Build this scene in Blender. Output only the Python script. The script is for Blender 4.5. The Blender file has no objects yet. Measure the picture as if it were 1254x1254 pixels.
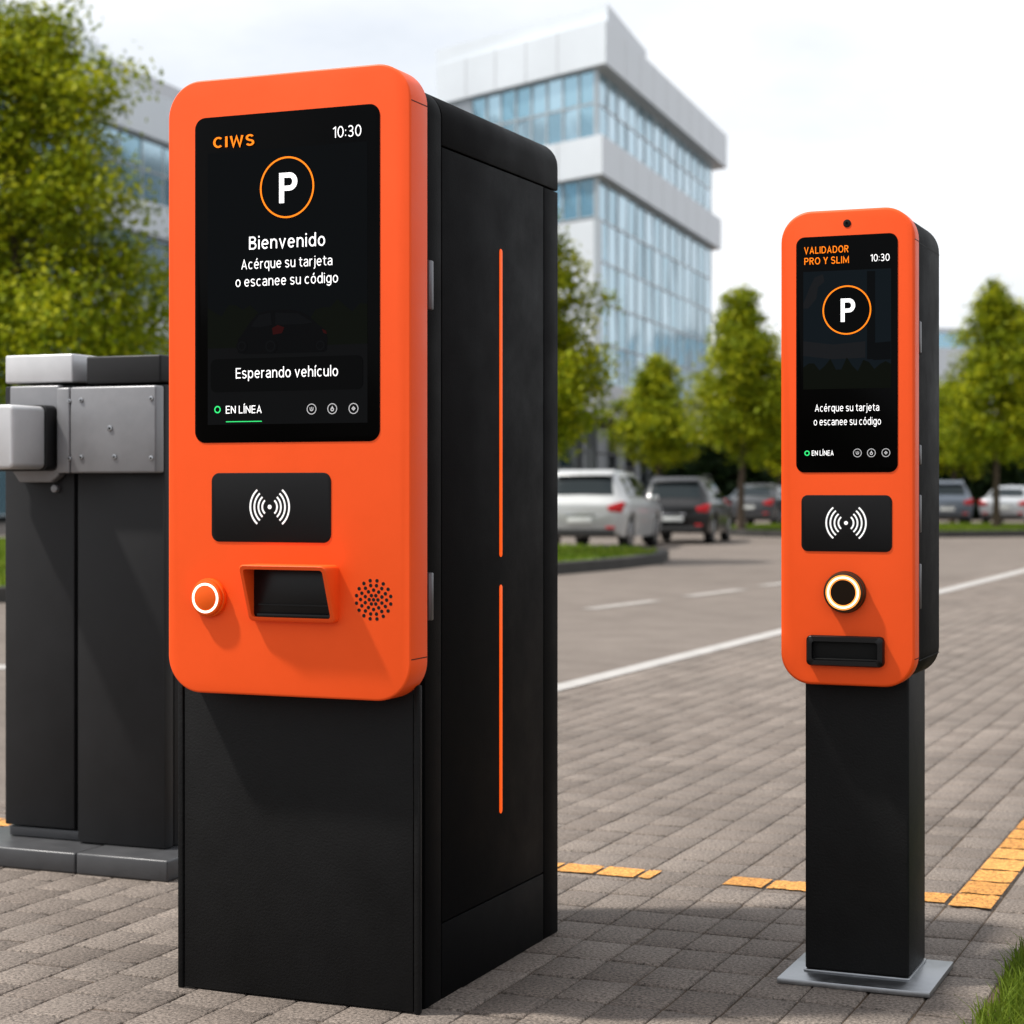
import bpy, bmesh, math, random
import numpy as np
from mathutils import Matrix, Vector
random.seed(7)
RNG = np.random.default_rng(11)
sc = bpy.context.scene
C = sc.collection
R = math.radians

# ------------------------------------------------------------------ survey helpers
# measured points of the photograph -> metres on a known real plane (camera 1.15 m above the paving)
FP, CH, VH, YAW = 2366.0, 1.15, 598.0, R(22.56)
cY, sY = math.cos(YAW), math.sin(YAW)
def ground(u, v, z=0.0):
    Y = (CH - z) * FP / (v - VH); X = (u - 627) / FP * Y
    return X * cY - Y * sY, X * sY + Y * cY
def at(u, Y):                                     # plan point at bearing u, Y metres ahead of the tripod
    X = (u - 627) / FP * Y
    return X * cY - Y * sY, X * sY + Y * cY
def front(u, v, y):                               # point on a plane facing the street (constant y) -> x, z
    r = (u - 627) / FP; Y = y / (r * sY + cY)
    return Y * (r * cY - sY), CH - (v - VH) / FP * Y
def side(u, v, x):                                # point on a plane of constant x -> y, z
    r = (u - 627) / FP; Y = x / (r * cY - sY)
    return Y * (r * sY + cY), CH - (v - VH) / FP * Y

# ------------------------------------------------------------------ materials
def new_mat(name):
    m = bpy.data.materials.new(name); m.use_nodes = True
    nt = m.node_tree; return m, nt, nt.nodes['Principled BSDF']
def lk(nt, a, b): nt.links.new(a, b)
def plain(name, col, rough=.5, metal=0, spec=.5, bump=0, bscale=300, var=0, vscale=6, emit=None, estr=0, coat=0):
    m, nt, b = new_mat(name)
    b.inputs['Base Color'].default_value = (*col, 1)
    b.inputs['Roughness'].default_value = rough
    b.inputs['Metallic'].default_value = metal
    b.inputs['Specular IOR Level'].default_value = spec
    if coat: b.inputs['Coat Weight'].default_value = coat; b.inputs['Coat Roughness'].default_value = .06
    if emit: b.inputs['Emission Color'].default_value = (*emit, 1); b.inputs['Emission Strength'].default_value = estr
    tc = nt.nodes.new('ShaderNodeTexCoord')
    if bump:
        n = nt.nodes.new('ShaderNodeTexNoise'); n.inputs['Scale'].default_value = bscale; n.inputs['Detail'].default_value = 4
        lk(nt, tc.outputs['Object'], n.inputs['Vector'])
        bp = nt.nodes.new('ShaderNodeBump'); bp.inputs['Strength'].default_value = bump; bp.inputs['Distance'].default_value = .001
        lk(nt, n.outputs['Fac'], bp.inputs['Height']); lk(nt, bp.outputs['Normal'], b.inputs['Normal'])
    if var:
        n = nt.nodes.new('ShaderNodeTexNoise'); n.inputs['Scale'].default_value = vscale; n.inputs['Detail'].default_value = 6; n.inputs['Roughness'].default_value = .65
        lk(nt, tc.outputs['Object'], n.inputs['Vector'])
        mr = nt.nodes.new('ShaderNodeMapRange'); mr.inputs[1].default_value = .3; mr.inputs[2].default_value = .7
        mr.inputs[3].default_value = 1 - var; mr.inputs[4].default_value = 1 + var
        lk(nt, n.outputs['Fac'], mr.inputs[0])
        mx = nt.nodes.new('ShaderNodeMix'); mx.data_type = 'RGBA'; mx.blend_type = 'MULTIPLY'; mx.inputs[0].default_value = 1
        mx.inputs[6].default_value = (*col, 1); lk(nt, mr.outputs[0], mx.inputs[7]); lk(nt, mx.outputs[2], b.inputs['Base Color'])
        r2 = nt.nodes.new('ShaderNodeMapRange'); r2.inputs[1].default_value = .3; r2.inputs[2].default_value = .7
        r2.inputs[3].default_value = max(.02, rough - .07); r2.inputs[4].default_value = min(1, rough + .07)
        lk(nt, n.outputs['Fac'], r2.inputs[0]); lk(nt, r2.outputs[0], b.inputs['Roughness'])
    return m

M = {}
M['orange'] = plain('orange_powder_coat', (.93, .094, .012), .45, 0, .22, .12, 900, .03, 5)
M['orange_dark'] = plain('orange_plastic', (.80, .10, .006), .4, 0, .2)
M['black'] = plain('black_powder_coat', (.0034, .0034, .0037), .55, 0, .035, .5, 260, .15, 7)
M['charcoal'] = plain('charcoal_textured_coat', (.0092, .0092, .0094), .5, 0, .10, 1.0, 190, .2, 5)
M['black_core'] = plain('black_recess', (.005, .005, .005), .7, 0, .2)
M['black_plastic'] = plain('black_plastic', (.004, .004, .0045), .32, 0, .25, .08, 900)
M['screen'] = plain('display_glass', (.0005, .0006, .0007), .16, 0, .05)
M['pad'] = plain('reader_plastic', (.0055, .0055, .006), .45, 0, .15, .1, 800)
M['white_ink'] = plain('white_pixels', (.8, .8, .8), .5, 0, .2, emit=(1, 1, 1), estr=.75)
M['white_print_glow'] = plain('white_print_glow', (.86, .86, .86), .5, 0, .2, emit=(1, 1, 1), estr=.25)  # printed symbol with a faint glow added in its material, no lamp behind
M['orange_ink'] = plain('orange_pixels', (.6, .15, 0), .5, 0, .2, emit=(1, .20, .004), estr=.75)
M['green_ink'] = plain('green_pixels', (.02, .5, .12), .5, 0, .2, emit=(.03, .8, .2), estr=.6)
M['grey_ink'] = plain('grey_pixels', (.3, .3, .3), .5, 0, .2, emit=(.6, .6, .62), estr=.45)
def dim(name, col): return plain(name, (.0004, .0004, .0004), .16, 0, .04, emit=col, estr=.62)
M['dim_sky'] = dim('dim_picture_sky', (.0014, .0022, .0030))
M['dim_sky2'] = dim('dim_picture_blue', (.0045, .0085, .0120))
M['dim_cloud'] = dim('dim_picture_cloud', (.011, .012, .014))
M['dim_trees'] = dim('dim_picture_trees', (.0022, .0034, .0012))
M['dim_ground'] = dim('dim_picture_road', (.0036, .0038, .0043))
M['dim_car'] = dim('dim_picture_car', (.0012, .0013, .0018))
M['dim_glass'] = dim('dim_picture_glass', (.0030, .0034, .0042))
M['dim_red'] = dim('dim_picture_red', (.030, .0020, .0020))
M['dim_box'] = dim('dim_button', (.0007, .0008, .0010))
M['led_white'] = plain('ring_light', (.9, .85, .8), .4, emit=(1, .74, .52), estr=1.5)
M['led_halo'] = plain('ring_light_edge', (.9, .4, .1), .4, emit=(1, .20, .02), estr=.8)
M['led_orange'] = plain('orange_light_strip', (.5, .06, .004), .4, 0, .1, emit=(1, .105, .006), estr=.62)
M['bronze'] = plain('dark_bronze', (.045, .026, .012), .3, .6, .5, var=.1)
M['bronze_face'] = plain('dark_touch_face', (.010, .005, .002), .5, 0, .08)
M['steel'] = plain('brushed_steel', (.36, .37, .385), .38, 1, .5, .1, 500, .14, 30)
M['grey_metal'] = plain('grey_metallic_paint', (.235, .235, .245), .42, .35, .5, .14, 700, .08, 12)
M['silver_paint'] = plain('light_grey_metallic_paint', (.58, .58, .59), .42, .3, .5, .1, 700, .06, 9)
M['anthracite'] = plain('anthracite_paint', (.018, .018, .019), .46, 0, .2, .14, 600, .12, 5)
M['plate_grey'] = plain('base_grey_paint', (.065, .066, .07), .38, .2, .5, .1, 600, .1, 14)
M['plate_side'] = plain('base_dark_paint', (.05, .05, .052), .5, .1, .4, .1, 600, .1, 14)
M['latch'] = plain('dark_latch_metal', (.12, .12, .13), .35, .7, .5)
M['kerb'] = plain('kerb_stone', (.050, .048, .045), .85, 0, .2, .4, 60, .25, 3)
M['soil'] = plain('soil', (.055, .038, .024), .95, 0, .1, .8, 60, .3, 12)
M['bark'] = plain('bark', (.075, .055, .04), .9, 0, .2, .9, 40, .3, 9)
M['white_line'] = plain('white_road_paint', (.36, .345, .33), .7, 0, .2, .3, 120, .16, 5)
M['worn_line'] = plain('worn_road_paint', (.32, .30, .28), .8, 0, .2, .3, 120, .2, 5)
M['panel_white'] = plain('white_cladding', (.62, .66, .70), .5, .0, .4, var=.05, vscale=.25)
M['panel_grey'] = plain('grey_cladding', (.40, .405, .42), .45, .3, .5, var=.08, vscale=.3)
M['soffit'] = plain('soffit', (.16, .16, .16), .7)
M['mullion'] = plain('mullion', (.48, .53, .56), .4, .3)
M['dark_glass'] = plain('ground_floor_glass', (.010, .020, .022), .06, 0, .8, var=.4, vscale=.3)
M['column'] = plain('column_paint', (.045, .052, .055), .5)
M['interior'] = plain('interior_dark', (.02, .03, .035), .8)
M['tyre'] = plain('tyre_rubber', (.014, .014, .014), .8, 0, .3)
M['rim'] = plain('alloy_rim', (.35, .35, .36), .3, .8)
M['car_glass'] = plain('car_glass', (.008, .014, .016), .05, 0, .4)
M['car_trim'] = plain('car_black_trim', (.02, .02, .02), .6)
M['tail'] = plain('tail_light_lens', (.42, .012, .018), .2, 0, .5)
M['number_plate'] = plain('number_plate', (.6, .62, .6), .5)
M['plate_green'] = plain('number_plate_green', (.05, .25, .12), .5)
M['chrome'] = plain('chrome', (.6, .6, .62), .15, 1)
M['head'] = plain('headlight_lens', (.6, .62, .65), .08, .2)
for k, c in dict(white=(.43, .44, .44), black=(.008, .008, .009), graphite=(.07, .075, .085), silver=(.42, .44, .46), pearl=(.55, .57, .58), blue=(.10, .12, .15)).items():
    M['car_' + k] = plain('car_paint_' + k, c, .28, .25, .4, var=.0, coat=.35)

def glass_wall():
    m, nt, b = new_mat('curtain_wall_glass')
    g = nt.nodes.new('ShaderNodeNewGeometry')
    r = nt.nodes.new('ShaderNodeValToRGB')
    r.color_ramp.elements[0].color = (.24, .43, .53, 1); r.color_ramp.elements[1].color = (.50, .68, .78, 1)
    e = r.color_ramp.elements.new(.5); e.color = (.37, .56, .66, 1)
    lk(nt, g.outputs['Random Per Island'], r.inputs[0]); lk(nt, r.outputs[0], b.inputs['Base Color'])
    b.inputs['Metallic'].default_value = .75; b.inputs['Roughness'].default_value = .12
    return m
M['glass_wall'] = glass_wall()

def leaf_mat(name, cols, trans=.35):
    m, nt, b = new_mat(name)
    g = nt.nodes.new('ShaderNodeNewGeometry'); at_ = nt.nodes.new('ShaderNodeAttribute'); at_.attribute_name = 'tone'
    mix = nt.nodes.new('ShaderNodeMath'); mix.operation = 'MULTIPLY_ADD'; mix.inputs[1].default_value = .45
    ad = nt.nodes.new('ShaderNodeMath'); ad.operation = 'MULTIPLY'; ad.inputs[1].default_value = .55
    lk(nt, g.outputs['Random Per Island'], mix.inputs[0]); lk(nt, at_.outputs['Fac'], ad.inputs[0]); lk(nt, ad.outputs[0], mix.inputs[2])
    r = nt.nodes.new('ShaderNodeValToRGB'); r.color_ramp.elements[0].color = (*cols[0], 1); r.color_ramp.elements[1].color = (*cols[2], 1)
    e = r.color_ramp.elements.new(.5); e.color = (*cols[1], 1)
    lk(nt, mix.outputs[0], r.inputs[0])
    lk(nt, r.outputs[0], b.inputs['Base Color']); b.inputs['Roughness'].default_value = .6; b.inputs['Specular IOR Level'].default_value = .12
    t = nt.nodes.new('ShaderNodeBsdfTranslucent'); lk(nt, r.outputs[0], t.inputs[0])
    ms = nt.nodes.new('ShaderNodeMixShader'); ms.inputs[0].default_value = trans
    lk(nt, b.outputs[0], ms.inputs[1]); lk(nt, t.outputs[0], ms.inputs[2]); lk(nt, ms.outputs[0], nt.nodes['Material Output'].inputs[0])
    return m
M['leaf'] = leaf_mat('leaves', [(.050, .085, .004), (.20, .25, .006), (.52, .50, .014)], .33)
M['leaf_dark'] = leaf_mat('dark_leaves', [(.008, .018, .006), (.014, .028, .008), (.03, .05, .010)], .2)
M['grass'] = leaf_mat('grass_blades', [(.060, .105, .010), (.125, .185, .016), (.24, .28, .035)], .4)

def asphalt_mat():
    m, nt, b = new_mat('asphalt'); tc = nt.nodes.new('ShaderNodeTexCoord')
    def noise(s, d=6):
        n = nt.nodes.new('ShaderNodeTexNoise'); n.inputs['Scale'].default_value = s; n.inputs['Detail'].default_value = d
        lk(nt, tc.outputs['Object'], n.inputs['Vector']); return n
    big, mid, fine = noise(.18, 8), noise(2.2, 6), noise(90, 3)
    r = nt.nodes.new('ShaderNodeValToRGB'); r.color_ramp.elements[0].position = .3; r.color_ramp.elements[1].position = .7
    r.color_ramp.elements[0].color = (.108, .089, .076, 1); r.color_ramp.elements[1].color = (.182, .154, .133, 1)
    a = nt.nodes.new('ShaderNodeMath'); a.operation = 'MULTIPLY_ADD'; a.inputs[1].default_value = .5
    a2 = nt.nodes.new('ShaderNodeMath'); a2.operation = 'MULTIPLY'; a2.inputs[1].default_value = .5
    lk(nt, mid.outputs[0], a2.inputs[0]); lk(nt, big.outputs[0], a.inputs[0]); lk(nt, a2.outputs[0], a.inputs[2]); lk(nt, a.outputs[0], r.inputs[0])
    mx = nt.nodes.new('ShaderNodeMix'); mx.data_type = 'RGBA'; mx.blend_type = 'OVERLAY'; mx.inputs[0].default_value = .5
    lk(nt, r.outputs[0], mx.inputs[6]); lk(nt, fine.outputs[0], mx.inputs[7]); lk(nt, mx.outputs[2], b.inputs['Base Color'])
    b.inputs['Roughness'].default_value = .88; b.inputs['Specular IOR Level'].default_value = .25
    bp = nt.nodes.new('ShaderNodeBump'); bp.inputs['Strength'].default_value = .5; bp.inputs['Distance'].default_value = .004
    lk(nt, fine.outputs[0], bp.inputs['Height']); lk(nt, bp.outputs[0], b.inputs['Normal'])
    return m
M['asphalt'] = asphalt_mat()

def paver_mat(name, cA, cB):
    m, nt, b = new_mat(name); tc = nt.nodes.new('ShaderNodeTexCoord'); g = nt.nodes.new('ShaderNodeNewGeometry')
    def noise(s, d=4, ro=.6):
        n = nt.nodes.new('ShaderNodeTexNoise'); n.inputs['Scale'].default_value = s; n.inputs['Detail'].default_value = d; n.inputs['Roughness'].default_value = ro
        lk(nt, tc.outputs['Object'], n.inputs['Vector']); return n
    r = nt.nodes.new('ShaderNodeMix'); r.data_type = 'RGBA'; r.inputs[6].default_value = (*cA, 1); r.inputs[7].default_value = (*cB, 1)
    lk(nt, g.outputs['Random Per Island'], r.inputs[0])
    st = noise(1.1, 7, .7); mr = nt.nodes.new('ShaderNodeMapRange'); mr.inputs[1].default_value = .3; mr.inputs[2].default_value = .7; mr.inputs[3].default_value = .72; mr.inputs[4].default_value = 1.22
    lk(nt, st.outputs[0], mr.inputs[0])
    m1 = nt.nodes.new('ShaderNodeMix'); m1.data_type = 'RGBA'; m1.blend_type = 'MULTIPLY'; m1.inputs[0].default_value = 1
    lk(nt, r.outputs[2], m1.inputs[6]); lk(nt, mr.outputs[0], m1.inputs[7])
    fi = noise(125, 3, .75); m2 = nt.nodes.new('ShaderNodeMapRange'); m2.inputs[1].default_value = .32; m2.inputs[2].default_value = .68; m2.inputs[3].default_value = .25; m2.inputs[4].default_value = 1.75
    lk(nt, fi.outputs[0], m2.inputs[0])
    m3 = nt.nodes.new('ShaderNodeMix'); m3.data_type = 'RGBA'; m3.blend_type = 'MULTIPLY'; m3.inputs[0].default_value = 1
    lk(nt, m1.outputs[2], m3.inputs[6]); lk(nt, m2.outputs[0], m3.inputs[7]); lk(nt, m3.outputs[2], b.inputs['Base Color'])
    b.inputs['Roughness'].default_value = .85; b.inputs['Specular IOR Level'].default_value = .3
    bp = nt.nodes.new('ShaderNodeBump'); bp.inputs['Strength'].default_value = .8; bp.inputs['Distance'].default_value = .006
    lk(nt, fi.outputs[0], bp.inputs['Height']); lk(nt, bp.outputs[0], b.inputs['Normal'])
    return m
M['paver'] = paver_mat('stone_pavers', (.146, .120, .102), (.192, .161, .138))
M['yellow'] = paver_mat('yellow_paint', (.47, .215, .052), (.60, .285, .075))
M['sand'] = plain('joint_sand', (.085, .062, .044), .95, 0, .1, .8, 150, .3, 20)
def turf_mat():
    m = plain('turf', (.12, .18, .025), .9, 0, .15, .9, 60, .35, 2.5); return m
M['turf'] = turf_mat()

# ------------------------------------------------------------------ mesh helpers
def rrect(x0, x1, z0, z1, r, n=8, corners=(1, 1, 1, 1)):          # outline, counter-clockwise from bottom-left
    pts = []
    cs = [(x0, z0, 180), (x1, z0, 270), (x1, z1, 0), (x0, z1, 90)]
    for (cx, cz, a0), on in zip(cs, corners):
        if not on or r <= 0: pts.append((cx, cz)); continue
        ox = cx + (r if cx == x0 else -r); oz = cz + (r if cz == z0 else -r)
        for i in range(n + 1):
            a = R(a0 + 90 * i / n); pts.append((ox + r * math.cos(a), oz + r * math.sin(a)))
    return pts
class MB:
    def __init__(s): s.bm = bmesh.new()
    def _add(s, t, mi=0):
        bmesh.ops.recalc_face_normals(t, faces=t.faces[:])
        for f in t.faces: f.material_index = mi
        me = bpy.data.meshes.new('tmp'); t.to_mesh(me); t.free(); s.bm.from_mesh(me); bpy.data.meshes.remove(me); return s
    def prism(s, out, axis, d0, d1, bev=0, seg=2, mi=0, rims=(True, True)):
        t = bmesh.new()
        def P(p, d):
            return {'y': (p[0], d, p[1]), 'x': (d, p[0], p[1]), 'z': (p[0], p[1], d)}[axis]
        a = [t.verts.new(P(p, d0)) for p in out]; b = [t.verts.new(P(p, d1)) for p in out]
        n = len(out); fa = t.faces.new(a); fb = t.faces.new(b[::-1])
        for i in range(n): t.faces.new((a[i], a[(i + 1) % n], b[(i + 1) % n], b[i]))
        bmesh.ops.recalc_face_normals(t, faces=t.faces[:])
        if bev:
            es = []
            if rims[0]: es += list(fa.edges)
            if rims[1]: es += list(fb.edges)
            for e in t.edges:
                if e in es: continue
                if len(e.link_faces) == 2 and e.calc_face_angle(0) > R(50): es.append(e)
            bmesh.ops.bevel(t, geom=es, offset=bev, segments=seg, affect='EDGES', profile=.5, clamp_overlap=True)
        return s._add(t, mi)
    def box(s, x0, x1, y0, y1, z0, z1, bev=0, seg=2, mi=0):
        return s.prism([(x0, z0), (x1, z0), (x1, z1), (x0, z1)], 'y', y0, y1, bev, seg, mi)
    def disc(s, cx, cz, r, y0, y1, axis='y', n=40, bev=0, mi=0):
        return s.prism([(cx + r * math.cos(2 * math.pi * i / n), cz + r * math.sin(2 * math.pi * i / n)) for i in range(n)], axis, y0, y1, bev, 2, mi)
    def ring(s, cx, cz, r0, r1, y0, y1, axis='y', n=56, a0=0, a1=360, mi=0):   # flat annulus or arc, extruded
        t = bmesh.new(); full = abs(a1 - a0) >= 360; k = n if full else n + 1
        def P(r, a, d):
            p = (cx + r * math.cos(a), cz + r * math.sin(a)); return (p[0], d, p[1]) if axis == 'y' else (d, p[0], p[1])
        vs = [[t.verts.new(P(r, R(a0 + (a1 - a0) * i / n), d)) for i in range(k)] for r, d in ((r0, y0), (r1, y0), (r1, y1), (r0, y1))]
        for i in range(n):
            j = (i + 1) % k
            for q in range(4): t.faces.new((vs[q][i], vs[q][j], vs[(q + 1) % 4][j], vs[(q + 1) % 4][i]))
        if not full:
            for i in (0, k - 1): t.faces.new([vs[q][i] for q in range(4)])
        return s._add(t, mi)
    def tube(s, pts, rad, n=8, mi=0):
        t = bmesh.new(); rings = []
        for i, p in enumerate(pts):
            p = Vector(p); d = (Vector(pts[min(i + 1, len(pts) - 1)]) - Vector(pts[max(i - 1, 0)])).normalized()
            a = d.orthogonal().normalized(); b = d.cross(a)
            rings.append([t.verts.new(p + float(rad[i]) * (math.cos(2 * math.pi * k / n) * a + math.sin(2 * math.pi * k / n) * b)) for k in range(n)])
        # keep rings aligned
        for i in range(len(rings) - 1):
            r0, r1 = rings[i], rings[i + 1]
            off = min(range(n), key=lambda o: sum((r0[k].co - r1[(k + o) % n].co).length for k in range(n)))
            rings[i + 1] = r1 = [r1[(k + off) % n] for k in range(n)]
            for k in range(n): t.faces.new((r0[k], r0[(k + 1) % n], r1[(k + 1) % n], r1[k]))
        t.faces.new(rings[0]); t.faces.new(rings[-1])
        return s._add(t, mi)
    def mesh(s, me, mi=0):
        k = len(s.bm.faces); s.bm.from_mesh(me); s.bm.faces.ensure_lookup_table()
        for f in s.bm.faces[k:]: f.material_index = mi
        return s
    def poly(s, pts, mi=0):
        f = s.bm.faces.new([s.bm.verts.new(p) for p in pts]); f.material_index = mi; return s
ROOT = {}
def root_of(o):
    while o.parent: o = o.parent
    return o
def finish(name, me, mats, parent=None, smooth=35):
    for m in (mats if isinstance(mats, (list, tuple)) else [mats]): me.materials.append(M[m] if isinstance(m, str) else m)
    if smooth: me.shade_smooth(); me.set_sharp_from_angle(angle=R(smooth))
    o = bpy.data.objects.new(name, me); C.objects.link(o)
    if parent is not None: o.parent = parent
    return o
def obj(name, mb, mats, parent=None, smooth=35):
    if parent is not None:
        l = root_of(parent).location; mb.bm.transform(Matrix.Translation(-l))
    me = bpy.data.meshes.new(name); mb.bm.to_mesh(me); mb.bm.free()
    return finish(name, me, mats, parent, smooth)
def tag(o, label, cat, group=None, kind=None):
    o['label'] = label; o['category'] = cat
    if group: o['group'] = group
    if kind: o['kind'] = kind
    return o
def thing(name, label, cat, loc=(0, 0, 0), rz=0, group=None):
    o = bpy.data.objects.new(name, None); o.empty_display_size = .2; C.objects.link(o)
    o.location = loc; o.rotation_euler = (0, 0, rz); return tag(o, label, cat, group)
def struct(name, mb, mats, smooth=0):
    o = obj(name, mb, mats, None, smooth); o['kind'] = 'structure'; return o
def np_mesh(name, V, F, tone=None):
    me = bpy.data.meshes.new(name); V = np.asarray(V, np.float32); F = np.asarray(F, np.int32)
    k = F.shape[1]
    me.vertices.add(len(V)); me.vertices.foreach_set('co', V.ravel())
    me.loops.add(F.size); me.loops.foreach_set('vertex_index', F.ravel())
    me.polygons.add(len(F)); me.polygons.foreach_set('loop_start', np.arange(0, F.size, k, dtype=np.int32))
    me.update(calc_edges=True)
    if tone is not None:
        a = me.attributes.new('tone', 'FLOAT', 'FACE'); a.data.foreach_set('value', np.asarray(tone, np.float32))
    return me

# ------------------------------------------------------------------ lettering
def ell(cx, cy, rx, ry, a0=0, a1=360, n=26):
    return [(cx + rx * math.cos(R(a0 + (a1 - a0) * i / n)), cy + ry * math.sin(R(a0 + (a1 - a0) * i / n))) for i in range(n + 1)]
def glyph(ch, w):
    """centre-line strokes of a plain grotesque letter, capital height 1; returns strokes, width"""
    h = w / 2; X = .745; xm = X / 2; ry = xm - h + .012; T = 1 - h; A = 1.06
    acute = {'é': 'e', 'ó': 'o', 'í': 'i', 'Í': 'I'}
    if ch in acute:
        st, W = glyph('dotless' if ch == 'í' else acute[ch], w); top = (1.06 if ch == 'Í' else .86)
        return st + [[(W / 2 - .03, top), (W / 2 + .10, top + .20)]], W
    Wl = .60; rx = Wl / 2 - h; bowl = ell(Wl / 2, xm, rx, ry)
    arch = lambda W, top=X: [(h, 0)] and [[(W - h, 0), (W - h, X - .30)] + ell(W / 2 + h * .1, X - .30, W / 2 - h * 1.1, .30 - h + .012, 0, 180)[1:]]
    G = {
     'o': ([bowl], Wl), 'c': ([ell(Wl / 2, xm, rx, ry, 48, 312)], .56), 'e': ([[(h, xm + .01), (Wl - h, xm + .01)], ell(Wl / 2, xm, rx, ry, 2, 318)], Wl),
     'd': ([bowl, [(Wl - h, 0), (Wl - h, A)]], Wl), 'q': ([bowl, [(Wl - h, -.28), (Wl - h, X)]], Wl), 'p': ([bowl, [(h, -.28), (h, X)]], Wl),
     'g': ([bowl, [(Wl - h, X), (Wl - h, .0)] + ell(Wl / 2, .0, rx, .29 - h, 0, -150)[1:]], Wl),
     'a': ([ell(.28, X - .24, .28 - h, .24 - h + .012, 155, 0) + [(.56 - h, 0)], ell(.26, .215, .26 - h, .225 - h, 60, 300) + [(.56 - h, .14)], [(.30, .42), (.56 - h, .44)]], .56),
     'n': ([[(h, 0), (h, X)]] + arch(.57), .57), 'h': ([[(h, 0), (h, A)]] + arch(.57), .57),
     'u': ([[(.57 - h, 0), (.57 - h, X)], [(h, X), (h, .29)] + ell(.285 - h * .1, .29, .285 - h * 1.1, .29 - h + .012, 180, 360)[1:]], .57),
     'r': ([[(h, 0), (h, X)], ell(.28, X - .29, .28 - h, .29 - h, 180, 75)], .36),
     's': ([ell(.25, X * .742, .25 - h, X * .258 - h * .62, 25, 270)[:-1] + ell(.26, X * .262, .26 - h, X * .262 - h * .62, 90, -155)], .52),
     't': ([[(.17, .94), (.17, .24)] + ell(.17 + .17, .24, .17, .24 - h, 180, 290)[1:], [(0, X - h), (.40, X - h)]], .40),
     'j': ([[(.14, X), (.14, -.08)] + ell(.0, -.08, .14, .20 - h, 0, -95)[1:], [(.14, .90), (.14, .90 + w * 1.1)]], .14 + h),
     'i': ([[(h, 0), (h, X)], [(h, .90), (h, .90 + w * 1.1)]], w), 'dotless': ([[(h, 0), (h, X)]], w), 'l': ([[(h, 0), (h, A)]], w),
     'v': ([[(h * .9, X), (.285, h * .6), (.57 - h * .9, X)]], .57),
     'C': ([ell(.38, .5, .38 - h, .5 - h + .012, 47, 313)], .72), 'I': ([[(h, 0), (h, 1)]], w), 'O': ([ell(.39, .5, .39 - h, .5 - h + .012)], .78),
     '0': ([ell(.31, .5, .31 - h, .5 - h + .01)], .62), 'W': ([[(h, 1), (.27, h * .4), (.50, T), (.73, h * .4), (1.0 - h, 1)]], 1.0),
     'S': ([ell(.30, .735, .30 - h, .265 - h * .55, 25, 270)[:-1] + ell(.31, .265, .31 - h, .265 - h * .55, 90, -155)], .62),
     'P': ([[(h, 0), (h, 1)], [(h, T), (.34, T)] + ell(.34, .70 + 0, .27 - h + .0, .30 - h, 90, -90)[1:] + [(h, .40 + h)]], .61),
     'R': ([[(h, 0), (h, 1)], [(h, T), (.34, T)] + ell(.34, .73, .27 - h, .27 - h, 90, -90)[1:] + [(h, .46 + h)], [(.32, .47), (.62 - h, 0)]], .62),
     'B': ([[(h, 0), (h, 1)], [(h, T), (.34, T)] + ell(.34, .76, .25 - h, .24 - h, 90, -90)[1:] + [(h, .52 + h)], [(h, .50), (.36, .50)] + ell(.36, .25 + h * .5, .27 - h, .25 - h * .5, 90, -90)[1:] + [(h, h)]], .63),
     'A': ([[(h, 0), (.36, T), (.72 - h, 0)], [(.17, .28 + h * .3), (.55, .28 + h * .3)]], .72), 'E': ([[(h, 0), (h, 1)], [(h, T), (.56, T)], [(h, .51), (.53, .51)], [(h, h), (.56, h)]], .56),
     'N': ([[(h, 0), (h, T)], [(h, T), (.70 - h, h)], [(.70 - h, h), (.70 - h, 1)]], .70), 'L': ([[(h, 1), (h, 0)], [(h, h), (.53, h)]], .53),
     'V': ([[(h, 1), (.35, h * .5), (.70 - h, 1)]], .70), 'D': ([[(h, 0), (h, 1)], [(h, T), (.32, T)] + ell(.32, .5, .38 - h, .5 - h, 90, -90)[1:] + [(h, h)]], .70),
     'Y': ([[(h, 1), (.34, .44), (.68 - h, 1)], [(.34, .44), (.34, 0)]], .68), 'M': ([[(h, 0), (h, T), (.42, .16), (.84 - h, T), (.84 - h, 0)]], .84),
     '1': ([[(.30, 0), (.30, 1)], [(.30, T - .01), (.05, .80)]], .30 + h), '3': ([ell(.29, .745, .27 - h, .255 - h * .6, 150, -90)[:-1] + [(.20, .49)], [(.20, .50)] + ell(.30, .27, .29 - h, .27 - h * .6, 90, -150)], .60),
     ':': ([[(h, .10), (h, .10 + w * 1.1)], [(h, .55), (h, .55 + w * 1.1)]], w),
    }
    return G[ch]
def stroke_strip(pts, w):
    n = len(pts); L = []; Rr = []
    for i, p in enumerate(pts):
        a = Vector(pts[max(i - 1, 0)]); b = Vector(pts[min(i + 1, n - 1)]); p = Vector(p)
        if 0 < i < n - 1:
            d0 = (p - a); d1 = (b - p)
            if d0.length < 1e-6 or d1.length < 1e-6: continue
            d0.normalize(); d1.normalize(); t = d0 + d1
            t = t.normalized() if t.length > 1e-4 else d0
            k = 1 / max(.42, abs(t.dot(d0)))
        else:
            t = (b - a).normalized(); k = 1
        nn = Vector((-t.y, t.x)) * (w / 2 * k); L.append(p + nn); Rr.append(p - nn)
    return L, Rr
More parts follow.
